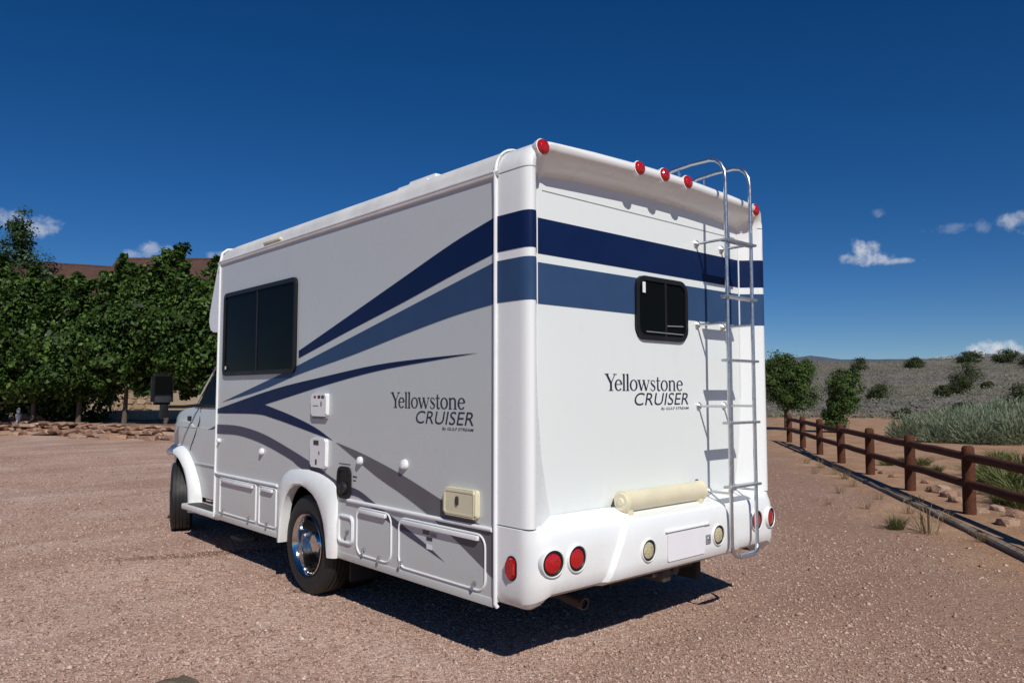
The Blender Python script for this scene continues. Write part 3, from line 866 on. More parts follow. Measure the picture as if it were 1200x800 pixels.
def service_box(y0, z0, y1, z1, m, t, name, rad=.02, bev=.008):
    return plate(name, rrect(y0, z0, y1, z1, rad), LS, .0005, t, M[m], RV, bev)
b1 = service_box(2.10, 1.345, 2.335, 1.515, 'trim', .028, 'water_inlet_hatch')
plate('vent_grille', rrect(2.11, 1.325, 2.325, 1.36, .008), LS, .001, .018, M['greyplastic'], b1)
for (a, b, c, e) in ((2.13, 1.478, 2.17, 1.5), (2.185, 1.478, 2.225, 1.5), (2.165, 1.42, 2.18, 1.455), (2.22, 1.42, 2.30, 1.425)):
    plate('marking', [(a, b), (c, b), (c, e), (a, e)], LS, .0285, .0295, M['dark'], b1, smooth=False)
plate('marking', [(2.25, 1.48), (2.29, 1.48), (2.29, 1.497), (2.25, 1.497)], LS, .0285, .0295, M['red'], b1, smooth=False)
b2 = service_box(2.10, .965, 2.335, 1.18, 'trim', .028, 'cable_hatch')
for (a, b, c, e) in ((2.20, 1.13, 2.28, 1.165), (2.185, 1.06, 2.2, 1.085), (2.225, .985, 2.25, 1.025)):
    plate('marking', [(a, b), (c, b), (c, e), (a, e)], LS, .0285, .0295, M['dark'], b2, smooth=False)
b3 = service_box(.352, .808, .652, .968, 'cream', .035, 'cream_hatch', .02, .01)
plate('keyhole', rrect(.502, .872, .528, .925, .012), LS, .0355, .042, M['steel'], b3)
ring('hatch_rim', rrect(.362, .818, .642, .958, .018), rrect(.372, .828, .632, .948, .014), LS, .034, .038, M['cream'], b3)
b4 = hatch(1.735, .47, 1.925, .65, .035, 'small_hatch', .014, False, ((.3, .45),))
# fuel filler recess
ff = plate('fuel_filler', rrect(1.77, .785, 1.936, .985, .045), LS, .006, .009, M['gasket'], RV, smooth=False)
ring('recess_rim', rrect(1.76, .773, 1.945, .997, .055), rrect(1.782, .798, 1.925, .972, .04), LS, .002, .016, M['gasket'], ff)
lathe('fuel_cap', [(0, .045), (.022, .042), (.026, .03), (.026, 0)], (-.009, 1.855, .845), (-1, 0, 0), M['black'], ff, 16)
tube('cap_tether', [(-.02, 1.90, .86), (-.03, 1.87, .82), (-.028, 1.82, .83)], .006, M['greyplastic'], ff, 6)
for (a, b, c, e) in ((1.69, .93, 1.745, .94), (1.7, .905, 1.74, .912), (1.78, 1.012, 1.94, 1.017)):
    plate('lettering', [(a, b), (c, b), (c, e), (a, e)], LS, .001, .002, M['dark'], RV, smooth=False)
for y, z, r in ((1.64, 1.05, .03), (1.10, 1.062, .034), (3.235, 1.022, .03), (4.18, 1.07, .022)):
    lathe('vent_knob', [(-.002, r), (.008, r), (.024, r * .85), (.03, r * .5), (.031, 0)], (0, y, z), (-1, 0, .25), M['trim'], RV, 16)

# rear wheel arch flare
FO = [(2.87, .335), (2.885, .50), (2.885, .70), (2.86, .80), (2.79, .87), (2.69, .91), (2.55, .928), (2.38, .935), (2.22, .922), (2.08, .89), (2.01, .866), (1.97, .84), (1.955, .80), (1.95, .60), (1.945, .34)]
FI = [(2.79, .335), (2.775, .46), (2.76, .56), (2.73, .65), (2.69, .715), (2.63, .77), (2.55, .805), (2.45, .815), (2.36, .80), (2.26, .765), (2.19, .72), (2.13, .65), (2.085, .57), (2.05, .46), (2.02, .34)]
V, Fc = [], []
for (o, i) in zip(FO, FI):
    mid = ((o[0] + i[0]) / 2, (o[1] + i[1]) / 2)
    e1 = (o[0] * .85 + i[0] * .15, o[1] * .85 + i[1] * .15)
    e2 = (o[0] * .12 + i[0] * .88, o[1] * .12 + i[1] * .88)
    for (p, w_) in ((o, .0), (o, .012), (e1, .03), (mid, .046), (e2, .052), (i, .042), (i, -.03)):
        V.append(LS(p[0], p[1], w_))
k = 7
for j in range(len(FO) - 1):
    for i in range(k - 1): Fc.append((j * k + i, j * k + i + 1, (j + 1) * k + i + 1, (j + 1) * k + i))
Fc.append(tuple(range(k))); Fc.append(tuple((len(FO) - 1) * k + i for i in range(k)))
mesh('wheel_arch', V, Fc, M['white'], RV, True, 38)
box('wheel_housing', (.5, 1.85, .40), (1.96, 2.95, .9), M['under'], RV, .02)
mesh('housing_liner', [(.036, 1.85, .36), (.036, 1.85, .95), (.036, 2.95, .95), (.036, 2.95, .36), (.5, 1.85, .36), (.5, 1.85, .95), (.5, 2.95, .95), (.5, 2.95, .36)],
     [(0, 1, 5, 4), (1, 2, 6, 5), (2, 3, 7, 6)], M['under'], RV, False)

# wheels -----------------------------------------------------------------------
def wheel(c, steer=0, dual=True, side=-1, rimstyle='dish'):
    """c = centre of the outer wheel; side -1 = left"""
    d = Vector((side * math.cos(steer), side * math.sin(steer) * -side * -1, 0)) if False else (Matrix.Rotation(steer, 3, 'Z') @ Vector((side, 0, 0)))
    hub = lathe('wheel', [(-.2, 0), (-.2, .12), (-.05, .16), (-.02, .16), (-.02, 0)], c, d, M['under'], RV, 20)
    R = .372; tyre = [(-.105, .225), (-.112, .25), (-.115, .30), (-.108, .345), (-.09, .366), (-.06, R), (-.058, R - .012), (-.05, R - .012), (-.048, R), (-.022, R), (-.02, R - .012), (-.012, R - .012), (-.01, R),
                 (.01, R), (.012, R - .012), (.02, R - .012), (.022, R), (.048, R), (.05, R - .012), (.058, R - .012), (.06, R), (.09, .366), (.108, .345), (.115, .30), (.114, .285), (.118, .28), (.118, .262), (.112, .25), (.105, .225)]
    lathe('tyre', tyre, c, d, M['black'], hub, 40, 30)
    if dual:
        lathe('tyre', [(a - .27, r) for a, r in tyre], c, d, M['black'], hub, 32, 30)
    if rimstyle == 'dish':
        rim = [(.08, .215), (.108, .222), (.116, .232), (.122, .228), (.112, .218), (.09, .208), (.02, .196), (-.03, .186), (-.055, .17), (-.06, .15), (-.05, .11), (-.045, .085), (.0, .08), (.045, .075), (.06, .06), (.066, .03), (.067, 0)]
    else:
        rim = [(.08, .215), (.108, .222), (.116, .232), (.12, .226), (.1, .21), (.06, .2), (.07, .15), (.09, .09), (.11, .075), (.13, .06), (.134, 0)]
    rm = lathe('rim', rim, c, d, M['chrome'], hub, 36, 30)
    u = d.cross(Vector((0, 0, 1))); C = Vector(c)
    for k in range(8):
        t = 2 * math.pi * k / 8
        p = C + (u * math.cos(t) + Vector((0, 0, 1)) * math.sin(t)) * .13 + d * -.055
        lathe('lug_nut', [(0, .014), (.03, .013), (.036, .007), (.036, 0)], p, d, M['chrome'], rm, 8)
    lathe('valve_stem', [(0, .004), (.07, .004), (.072, 0)], C + u * .165 + d * -.05, d, M['alu'], rm, 6)
    return hub
wheel((.105, 2.395, .372)); wheel((W - .105, 2.395, .372), side=1)
wheel((.25, 5.87, .372), math.radians(-20), False, -1, 'front'); wheel((W - .25, 5.87, .372), math.radians(-20), False, 1, 'front')
tube('rear_axle', [(.2, 2.395, .37), (W - .2, 2.395, .37)], .055, M['under'], RV, 10)
lathe('differential', [(-.16, .05), (-.1, .13), (0, .16), (.1, .13), (.16, .05)], (1.23, 2.39, .36), (1, 0, 0), M['under'], RV, 16)
for x in (.75, 1.71): box('chassis_rail', (x - .04, .2, .38), (x + .04, 6.3, .50), M['under'], RV, .01)
box('fuel_tank', (.9, .9, .32), (1.56, 1.8, .50), M['under'], RV, .04)
box('mud_flap', (.1, 1.93, .16), (.55, 1.95, .5), M['black'], RV, .004)
ex = tube('exhaust_pipe', [(.62, 1.9, .36), (.63, .8, .33), (.64, .42, .285), (.645, .17, .265)], .03, M['steel'], RV, 14)
lathe('exhaust_tip', [(0, .028), (.0, .038), (-.14, .038), (-.14, .028)], (.645, .15, .263), (0, -1, -.12), M['steel'], ex, 18)
lathe('exhaust_bore', [(-.02, .027), (-.02, 0)], (.645, .145, .262), (0, -1, -.12), M['black'], ex, 12)
h = box('tow_hitch', (.8, .08, .35), (1.66, .16, .42), M['under'], RV, .01)
box('hitch_receiver', (1.19, -.02, .33), (1.27, .2, .41), M['steel'], h, .008)
lathe('hitch_pin', [(0, .012), (.03, .012), (.03, 0)], (1.19, .03, .37), (-1, 0, 0), M['alu'], h, 8)
lathe('trailer_socket', [(0, .03), (.04, .03), (.05, .02), (.05, 0)], (1.38, .06, .375), (0, -1, 0), M['steel'], h, 12)
dd = box('hanging_bracket', (1.72, .1, .24), (1.78, .26, .42), M['under'], RV, .01)

# cab ---------------------------------------------------------------------------
WY, WZ = 5.87, .372
V, Fc = [], []
st = [3.95 + .06 * i for i in range(48)]
def cab_sec(y):
    xs = .2
    if y > 5.7: xs += .5 * ((y - 5.7) / 1.08) ** 2.6
    top = 1.385 if y < 5.35 else 1.385 - .20 * ((y - 5.35) / 1.42) ** 1.3
    if y > 6.55: top -= (y - 6.55) * 1.0
    dy = abs(y - WY); bot = .43
    if dy < .455: bot = max(.43, WZ + math.sqrt(.455 ** 2 - dy ** 2))
    L = []
    for f, dx in ((0, .012), (.25, -.012), (.5, -.022), (.745, -.012), (.76, .002), (.9, .008), (.98, .03), (1.0, .07)):
        z = bot + (top - bot) * f
        L.append((xs + dx, z))
    L += [(xs + .3, top + .02), (1.23, top + .05)]
    return L + [(W - x, z) for x, z in L[-2::-1]]
secs = [cab_sec(y) for y in st]; n = len(secs[0])
for y, s in zip(st, secs): V += [(x, y, z) for x, z in s]
for j in range(len(st) - 1):
    for i in range(n - 1): Fc.append((j * n + i, j * n + i + 1, (j + 1) * n + i + 1, (j + 1) * n + i))
Fc.append(tuple((len(st) - 1) * n + i for i in range(n)))
cab = mesh('cab_body', V, Fc, M['wall'], RV, True, 30)
mesh('inner_fender', [(.42, 5.2, .4), (.42, 6.5, .4), (.42, 6.5, 1.1), (.42, 5.2, 1.1), (W - .42, 5.2, .4), (W - .42, 6.5, .4), (W - .42, 6.5, 1.1), (W - .42, 5.2, 1.1)],
     [(0, 1, 2, 3), (4, 5, 6, 7), (3, 2, 6, 7), (0, 3, 7, 4), (1, 2, 6, 5)], M['under'], cab, False)
box('floor_pan', (.26, 4.2, .40), (W - .26, 5.42, .46), M['under'], cab, .01)
# greenhouse with dark glass
G = [(.235, 4.1, 1.37), (.235, 5.44, 1.37), (.36, 4.72, 2.15), (.34, 4.1, 2.15)]
V = G + [(W - x, y, z) for x, y, z in G]
gh = mesh('cab_glass', V, [(0, 1, 2, 3), (4, 5, 6, 7), (1, 2, 6, 5), (2, 3, 7, 6), (0, 3, 7, 4), (0, 1, 5, 4)], M['glass'], RV, False)
for s in (0, 1):
    f = (lambda p: p) if s == 0 else (lambda p: (W - p[0], p[1], p[2]))
    tube('pillar', [f((.222, 5.47, 1.37)), f((.352, 4.72, 2.16))], .011, M['wall'], gh, 8)
    tube('window_seal', [f((.222, 4.15, 1.385)), f((.222, 5.42, 1.385))], .014, M['gasket'], gh, 6)
# door shut line, handle, decal tip on the door
def cabx(y, z):
    s = cab_sec(y)
    for (x0, z0), (x1, z1) in zip(s[:8], s[1:9]):
        if z0 <= z <= z1: return x0 + (x1 - x0) * (z - z0) / max(1e-6, z1 - z0)
    return s[0][0]
tube('door_shut_line', [(cabx(y, z) - .001, y, z) for y, z in ((5.30, 1.36), (5.27, 1.22), (5.33, 1.08), (5.42, .96), (5.47, .9))], .007, M['gasket'], cab, 6)
tube('body_crease', [(cabx(y, 1.15) - .002, y, 1.15) for y in (4.2, 4.8, 5.2, 5.6, 5.9)], .005, M['wall'], cab, 6)
tube('body_crease', [(cabx(y, .78) - .004, y, .78) for y in (4.2, 4.6, 5.0, 5.3)], .009, M['wall'], cab, 6)
box('side_repeater', (cabx(5.56, 1.24) - .012, 5.52, 1.215), (cabx(5.56, 1.24) + .01, 5.62, 1.265), M['gasket'], cab, .008)
P = [(4.2, 1.225), (4.5, 1.22), (4.75, 1.20), (4.98, 1.14), (4.7, 1.15), (4.4, 1.14), (4.2, 1.135)]
mesh('stripe', [(cabx(u, v) - .003, u, v) for u, v in P], [tuple(range(len(P)))], M['mauve'], cab, False)
# flare and step of the front wheel
ts = [(-.62 + .0, 0)]
V, Fc = [], []; k = 6
arcs = [math.radians(a) for a in range(-18, 112, 8)]
for a in arcs:       # angle measured from the rear (y-) over the top to the front
    cy, cz = -math.cos(a), math.sin(a)
    ro = .60 + .10 * max(0, math.cos(a)) ** 2; ri = .49 + .085 * max(0, math.cos(a)) ** 2
    if a < 0: ro += .12 * (-a); ri += .10 * (-a)
    for rr, xx in ((ro, .215), (ro - .01, .15), ((ro + ri) / 2, .105), (ri + .02, .10), (ri, .115), (ri, .3)):
        y = WY + cy * rr; z = WZ + cz * rr * .97
        xo = max(0, cab_sec(min(6.7, max(4, y)))[2][0] - .18) if y > 5.7 else 0
        V.append((xx + xo, y, max(z, .27)))
for j in range(len(arcs) - 1):
    for i in range(k - 1): Fc.append((j * k + i, j * k + i + 1, (j + 1) * k + i + 1, (j + 1) * k + i))
fl = mesh('front_wheel_flare', V, Fc, M['white'], RV, True, 45)
sb = box('running_board', (.03, 4.27, .315), (.30, 5.26, .375), M['white'], RV, .02, 3)
plate('tread_pad', rrect(.05, 4.30, .19, 5.16, .05), lambda u, v, w: Vector((u, v, .375 + w)), .0, .004, M['treadplate'], sb)
box('front_bumper', (.42, 6.62, .42), (W - .42, 6.82, .66), M['chrome'], RV, .03)
for x in (.62, W - .62): box('headlight', (x - .12, 6.70, .78), (x + .12, 6.78, .96), M['plate'], RV, .02)
box('grille', (.78, 6.70, .76), (W - .78, 6.79, 1.0), M['gasket'], RV, .01)
# mirrors
for s in (0, 1):
    f = (lambda x: x) if s == 0 else (lambda x: W - x)
    a, b = sorted((f(-.285), f(-.065)))
    mr_ = dome('side_mirror', (a, 5.27, 1.395), (b, 5.36, 1.715), M['gasket'], RV, .03, .04)
    a, b = sorted((f(-.26), f(-.09)))
    plate('mirror_glass', rrect(a, 1.50, b, 1.69, .02), LR(5.27), .0, .003, M['glass'], mr_)
    plate('mirror_glass', rrect(a, 1.42, b, 1.485, .015), LR(5.27), .0, .003, M['chrome'], mr_)
    tube('mirror_arm', [(f(-.17), 5.31, 1.375), (f(.05), 5.31, 1.372), (f(.24), 5.33, 1.39)], .017, M['gasket'], mr_, 8)
    a, b = sorted((f(-.19), f(-.12)))
    box('mirror_bracket', (a, 5.28, 1.26), (b, 5.34, 1.40), M['gasket'], mr_, .01)

# lettering ----------------------------------------------------------------------
def ribbon(pts, ws, lift):
    V, Fc = [], []
    n = len(pts)
    for i in range(n):
        a = Vector(pts[max(0, i - 1)]); b = Vector(pts[min(n - 1, i + 1)]); t = (b - a).normalized(); q = Vector((-t.y, t.x))
        w_ = ws[i] if isinstance(ws, (list, tuple)) else ws
        for s in (1, -1):
            p = Vector(pts[i]) + q * s * w_ / 2; V.append((p.x, p.y, lift))
    for i in range(n - 1): Fc.append((2 * i, 2 * i + 1, 2 * i + 3, 2 * i + 2))
    return V, Fc
def arc(cx, cy, rx, ry, a0, a1, thick, thin, n=16):
    P, Wd = [], []
    for i in range(n + 1):
        a = math.radians(a0 + (a1 - a0) * i / n)
        P.append((cx + rx * math.cos(a), cy + ry * math.sin(a))); Wd.append(thin + (thick - thin) * abs(math.cos(a)) ** 1.3)
    return P, Wd
TK, TN = .19, .075
def serif(x0, x1, y): return ([(x0, y), (x1, y)], .065)
GL = {
 'Y': (1.12, [([(.12, 1.45), (.58, .66)], .21), ([(1.02, 1.45), (.6, .66)], .085), ([(.585, .72), (.585, 0)], .21), serif(-.08, .36, 1.42), serif(.8, 1.2, 1.42), serif(.36, .82, .03)]),
 'l': (.40, [([(.19, 0), (.19, 1.48)], TK), serif(.02, .37, .03), ([(.02, 1.40), (.19, 1.46)], .07)]),
 'o': (.92, [arc(.45, .49, .34, .46, 0, 360, TK, TN, 28)]),
 'e': (.82, [arc(.43, .49, .32, .46, 8, 320, TK, TN, 24), ([(.12, .55), (.76, .55)], .07)]),
 'w': (1.36, [([(.1, .95), (.4, .02)], .19), ([(.4, .02), (.68, .92)], .08), ([(.64, .95), (.94, .02)], .19), ([(.94, .02), (1.24, .95)], .08), serif(-.06, .28, .95), serif(.5, .8, .95), serif(1.08, 1.38, .95)]),
 's': (.68, [([(.56, .75), (.52, .88), (.34, .96), (.17, .88), (.13, .74), (.24, .6), (.42, .46), (.56, .34), (.57, .18), (.46, .06), (.3, .0), (.13, .08), (.1, .24)], [.08, .08, .08, .1, .14, .18, .19, .18, .15, .1, .08, .08, .08])]),
 't': (.56, [([(.24, 1.25), (.24, .2), (.3, .06), (.42, .02), (.54, .1)], [.14, TK, TK, .12, .06]), ([(.02, .93), (.52, .93)], .075)]),
 'n': (1.0, [([(.2, 0), (.2, .97)], TK), ([(.2, .72), (.36, .9), (.55, .95), (.7, .86), (.75, .7)], [.07, .09, .12, .16, TK]), ([(.75, .72), (.75, 0)], TK), serif(.03, .4, .03), serif(.58, .94, .03), ([(.03, .9), (.2, .95)], .07)]),
}
def serif_word(word):
    V, Fc, x, c = [], [], 0.0, 0
    for ch in word:
        adv, strokes = GL[ch]
        for st_ in strokes:
            v, f = ribbon(st_[0], st_[1], .0003 + .0001 * (c % 7)); c += 1
            o = len(V); V += [(p[0] + x, p[1], p[2]) for p in v]; Fc += [tuple(i + o for i in q) for q in f]
        x += adv - (.18 if ch == 'Y' else 0)
    return V, Fc, x
def sans_word(word, shear=.22, bold=.0):
    cu = bpy.data.curves.new('lettering', 'FONT'); cu.body = word; cu.shear = shear; cu.size = 1; cu.offset = bold; cu.resolution_u = 4
    o = bpy.data.objects.new('lettering', cu); COL.objects.link(o)
    me = bpy.data.meshes.new_from_object(o.evaluated_get(bpy.context.evaluated_depsgraph_get()))
    V = [tuple(v.co) for v in me.vertices]; Fc = [tuple(p.vertices) for p in me.polygons]
    bpy.data.objects.remove(o); bpy.data.curves.remove(cu); bpy.data.meshes.remove(me)
    V = [(x, y, .0005) for x, y, z in V]
    return V, Fc
def place(word, V, Fc, u0, u1, v0, v1, lay, lift, flip=False):
    X0 = min(p[0] for p in V); X1 = max(p[0] for p in V); Y0 = 0.0; Y1 = max(p[1] for p in V)
    out = [lay(u0 + (p[0] - X0) / (X1 - X0) * (u1 - u0), v0 + (p[1] - Y0) / (Y1 - Y0) * (v1 - v0), lift + p[2]) for p in V]
    me = bpy.data.meshes.new('lettering'); me.from_pydata([tuple(p) for p in out], [], Fc); me.materials.append(M['ink'])
    o = link_obj(bpy.data.objects.new('lettering', me), RV); o['label'] = word + ' lettering' if False else 'dark blue lettering'
    return o
SV = serif_word('Yellowstone')[:2]
CR = sans_word('CRUISER', .2); GS = sans_word('By GULF STREAM', .2, .01)
place('Yellowstone', *SV, .748, 1.556, 1.532, 1.640, PL, .001)
place('CRUISER', *CR, 1.035, 1.615, 1.440, 1.520, PL, .001)
place('sub', *GS, 1.31, 1.62, 1.408, 1.425, PL, .001)
place('Yellowstone', *SV, 1.276, .487, 1.422, 1.527, LS, .0008)
place('CRUISER', *CR, .985, .412, 1.330, 1.408, LS, .0008)
place('sub', *GS, .71, .41, 1.297, 1.314, LS, .0008)

# ------------------------------------------------------------------ fence
ORD = ['first', 'second', 'third', 'fourth', 'fifth', 'sixth', 'seventh', 'eighth', 'ninth']
def span(p):
    i = ((p[0] - F0[0]) * FD[0] + (p[1] - F0[1]) * FD[1]) / 2.35      # 6 = far end post
    return ORD[int(min(8, max(0, math.floor(6 - i))))] + ' fence span from the round tree'
def up_to(o): return o
fence = thing('rail_fence', (F0[0], F0[1], 0), 'red brown two rail wooden fence along the edge of the drive', 'fence')
def fp(i, z=0, off=0):
    p = F0 + FD * 2.35 * i + FN * off; return Vector((p[0], p[1], z))
def hexpost(name, i):
    r = .078 + .006 * random.random(); lean = (random.uniform(-.012, .012), random.uniform(-.012, .012))
    base = fp(i); H = .865 + random.uniform(-.012, .012)
    path = [(base.x + lean[0] * t, base.y + lean[1] * t, -.15 + (H + .15) * t) for t in (0, .16, .5, .9, .965, .99, 1)]
    return tube(name, path, [r, r, r * .99, r * .98, r * .93, r * .75, r * .45], M['fence'], fence, 12)
for i in range(-2, 7): hexpost('post', i)
for i in range(-2, 6):
    for z in (.715, .385):
        a, b = fp(i, z + random.uniform(-.012, .012)), fp(i + 1, z + random.uniform(-.012, .012))
        e = (b - a).normalized() * .02
        path = [a + e + (b - a - e * 2) * t + Vector((0, 0, random.uniform(-.01, .006))) for t in (0, .06, .3, .5, .7, .94, 1)]
        tube('rail', path, [.045, .054, .056, .057, .056, .054, .045], M['fence'], fence, 10)
# weathered timber edging laid on the ground beside it
e0 = gpt(1300, 693)[:2] - FN * .10; e1 = gpt(918, 516)[:2] - FN * .10
ed = _unit(e1 - e0); Ln = np.linalg.norm(e1 - e0); nT = int(Ln / 2.42)
en = np.array([ed[1], -ed[0]])
names = ['beside the second fence post', ]
for i in range(nT):
    a = e0 + ed * 2.42 * i + en * random.uniform(-.04, .04); b = e0 + ed * (2.42 * i + 2.39) + en * random.uniform(-.04, .04)
    t = thing('landscape_timber', ((a[0] + b[0]) / 2, (a[1] + b[1]) / 2, 0), 'weathered grey edging timber along the ' + span((a + b) / 2), 'timber', 'edging timbers along the fence')
    V, Fc = [], []
    for j in range(6):
        p = a + (b - a) * j / 5; hh = .048 + random.uniform(-.012, .012)
        for (o, z) in ((-.055, -.02), (-.055, hh * .7), (-.04, hh), (.04, hh), (.055, hh * .7), (.055, -.02)):
            q = p + en * (o + random.uniform(-.004, .004)); V.append((q[0], q[1], z))
    for j in range(5):
        for k in range(6): Fc.append((j * 6 + k, j * 6 + (k + 1) % 6, (j + 1) * 6 + (k + 1) % 6, (j + 1) * 6 + k))
    Fc += [tuple(range(6)), tuple(30 + k for k in range(6))]
    mesh('beam', V, Fc, M['timber'], t, False)

# ------------------------------------------------------------------ rocks
def rock_mesh(name, sx, sy, sz, m, seed, sub=2, rough=.22, pw=.72):
    bm = bmesh.new(); bmesh.ops.create_icosphere(bm, subdivisions=sub, radius=1)
    for v in bm.verts:
        k = 1 + rough * mnoise.fractal(v.co * 1.3 + Vector((seed * 7.1, 0, 0)), 1, 2, 3)
        # squared-off block shape
        q = Vector([math.copysign(abs(c) ** pw, c) for c in v.co]) * k
        v.co = Vector((q.x * sx, q.y * sy, q.z * sz))
    me = bpy.data.meshes.new(name); bm.to_mesh(me); bm.free(); finish(me, m, False); return me
def rock(me, loc, rz, label, cat, group=None, name='rock'):
    o = bpy.data.objects.new(name, me); COL.objects.link(o); o.location = loc; o.rotation_euler = (random.uniform(-.15, .15), random.uniform(-.15, .15), rz)
    return tag(o, label, cat, group)
p = gpt(208, 811)
rock(rock_mesh('rock', .115, .10, .075, M['fieldstone'], 3, 3, .16), (p[0], p[1], -.005), .4, 'rounded grey brown stone half sunk in the open gravel', 'rock', name='field_stone')
RM = [rock_mesh('rock', 1, .8, .6, M['sandstone'], 20 + k, 2, .3) for k in range(6)]
spots = [(1103, 577, .16), (1112, 582, .12), (1120, 588, .11), (1094, 575, .1), (1085, 566, .09), (1128, 583, .1), (1180, 615, .13), (1192, 606, .12), (1150, 600, .08), (1036, 555, .1), (1030, 551, .08), (1046, 559, .08), (1170, 598, .09)]
for i, (px, py, s) in enumerate(spots):
    p = gpt(px, py)
    me = RM[i % 6]
    o = rock(me, (p[0], p[1], ground_h(p[0], p[1]) + s * .15), random.random() * 6, 'broken tan rock in the dirt behind the ' + span(p), 'rock', 'rocks in the dirt by the fence', 'broken_rock')
    o.scale = (s, s, s)
spots = [(930, 512, .12), (915, 511, .1), (1077, 520, .1), (1130, 628, .06), (150, 595, .05), (398, 652, .05)]

# ------------------------------------------------------------------ plants
def leaf_quads(P, Nrm, size, aspect=.62, fold=.25):
    """P (n,3) centres, Nrm (n,3) facing; rhombic leaves folded along the midrib"""
    n = len(P); Nrm = Nrm / np.linalg.norm(Nrm, axis=1, keepdims=True)
    r = RNG.normal(size=(n, 3)); T = r - (r * Nrm).sum(1, keepdims=True) * Nrm; T /= np.linalg.norm(T, axis=1, keepdims=True)
    B = np.cross(Nrm, T); s = size * np.exp(RNG.normal(0, .25, n)) if np.isscalar(size) else size
    s = s[:, None]
    V = np.stack([P - T * s * .5, P + B * s * .5 * aspect + Nrm * s * fold * .3, P + T * s * .5 - Nrm * s * .1, P - B * s * .5 * aspect + Nrm * s * fold * .3], 1)
    Fq = np.arange(n * 4).reshape(n, 4)
    return V.reshape(-1, 3), Fq
def crown_points(ells, nclump, per, cr, shell=.55):
    """clumps spread through ellipsoids, leaves spread in each clump"""
    C, W_ = [], np.array([e[3] * e[4] * e[5] for e in ells]) ** .48
    W_ = W_ / W_.sum(); idx = RNG.choice(len(ells), nclump, p=W_)
    d = RNG.normal(size=(nclump, 3)); d /= np.linalg.norm(d, axis=1, keepdims=True)
    rad = shell + (1 - shell) * RNG.random(nclump) ** .7
    E = np.array(ells)[idx]
    cen = E[:, :3] + d * E[:, 3:6] * rad[:, None]
    sm = np.clip(E[:, 3:6].min(1) / (cr * 3.2), .3, 1)[:, None, None]
    q = np.clip(RNG.normal(size=(nclump, per, 3)), -1.9, 1.9) * cr * sm * np.array([1, 1, .7]) * (.6 + .8 * RNG.random((nclump, 1, 1)))
    P = (cen[:, None] + q).reshape(-1, 3)
    N_ = (d[:, None] * .55 + RNG.normal(size=(nclump, 1, 3)) * .45 + q / (cr * 1.2) * .55 + RNG.normal(size=(nclump, per, 3)) * .38 + np.array([0, 0, .55])).reshape(-1, 3)
    return P, N_, cen
def limbs(base, tips, r0, n=6, trunk_top=None):
    G = []
    tt = trunk_top or Vector((base[0] + random.uniform(-.1, .1), base[1] + random.uniform(-.1, .1), base[2] + 1))
    b = Vector(base); tt = Vector(tt)
    G.append(tube_geo([b - Vector((0, 0, .15)), b + (tt - b) * .3 + Vector((random.uniform(-.03, .03), random.uniform(-.03, .03), 0)), tt], [r0 * 1.2, r0, r0 * .75], 8))
    for t in tips:
        t = Vector(t); m1 = tt + (t - tt) * .45 + Vector((random.uniform(-.15, .15), random.uniform(-.15, .15), random.uniform(.0, .3))) * (t - tt).length * .3
        G.append(tube_geo([tt - (tt - b) * .1, m1, t], [r0 * .5, r0 * .3, r0 * .08], n))
    return G
def tree(name, base, ells, nclump, per, cr, leaf, lm, label, cat, group, r0=.12, aspect=.62, ttop=.3, nlimb=9, shell=.5):
    t = thing(name, tuple(base), label, cat, group)
    E = [(e[0] + base[0], e[1] + base[1], e[2] + base[2], *e[3:]) for e in ells]
    P, N_, cen = crown_points(E, nclump, per, cr, shell)
    keep = P[:, 2] > base[2] + .02
    P, N_ = P[keep], N_[keep]
    v, f = leaf_quads(P, N_, leaf, aspect)
    fast('crown', v, f, lm, t)
    tips = [cen[i] for i in RNG.choice(len(cen), min(nlimb, len(cen)), replace=False)]
    zt = base[2] + ttop * max(e[2] + e[5] for e in ells)
    multi('trunk', limbs(base, tips, r0, 6, (base[0] + random.uniform(-.08, .08), base[1] + random.uniform(-.08, .08), zt)), M['bark'], t)
    return t

# --- garden on the left: terrace, dry stone wall, trees, house
wa, wb = gpt(5, 508)[:2], gpt(200, 515)[:2]
wd = _unit(wb - wa); wnrm = np.array([-wd[1], wd[0]])
if wnrm @ (wa - CAM[:2]) < 0: wnrm = -wnrm
w0 = wa - wd * 5.0; w1 = wb + wd * 6.0; wl_ = np.linalg.norm(w1 - w0)
BEDZ = .42
V, Fc = [], []
NB, MB_ = 40, 10
for i in range(NB + 1):
    for j in range(MB_ + 1):
        p = w0 + wd * wl_ * i / NB + wnrm * (.25 + 9.0 * j / MB_)
        V.append((p[0], p[1], (BEDZ + .06 * fbm(p[0], p[1], .8) + .05 * j / MB_) if 0 < j else BEDZ - .06))
for i in range(NB):
    for j in range(MB_): Fc.append((i * (MB_ + 1) + j, (i + 1) * (MB_ + 1) + j, (i + 1) * (MB_ + 1) + j + 1, i * (MB_ + 1) + j + 1))
o = len(V)
tag(mesh('garden_bed', V, Fc, M['bed'], None), 'raised soil bed behind the dry stone wall', 'garden bed', kind='structure')

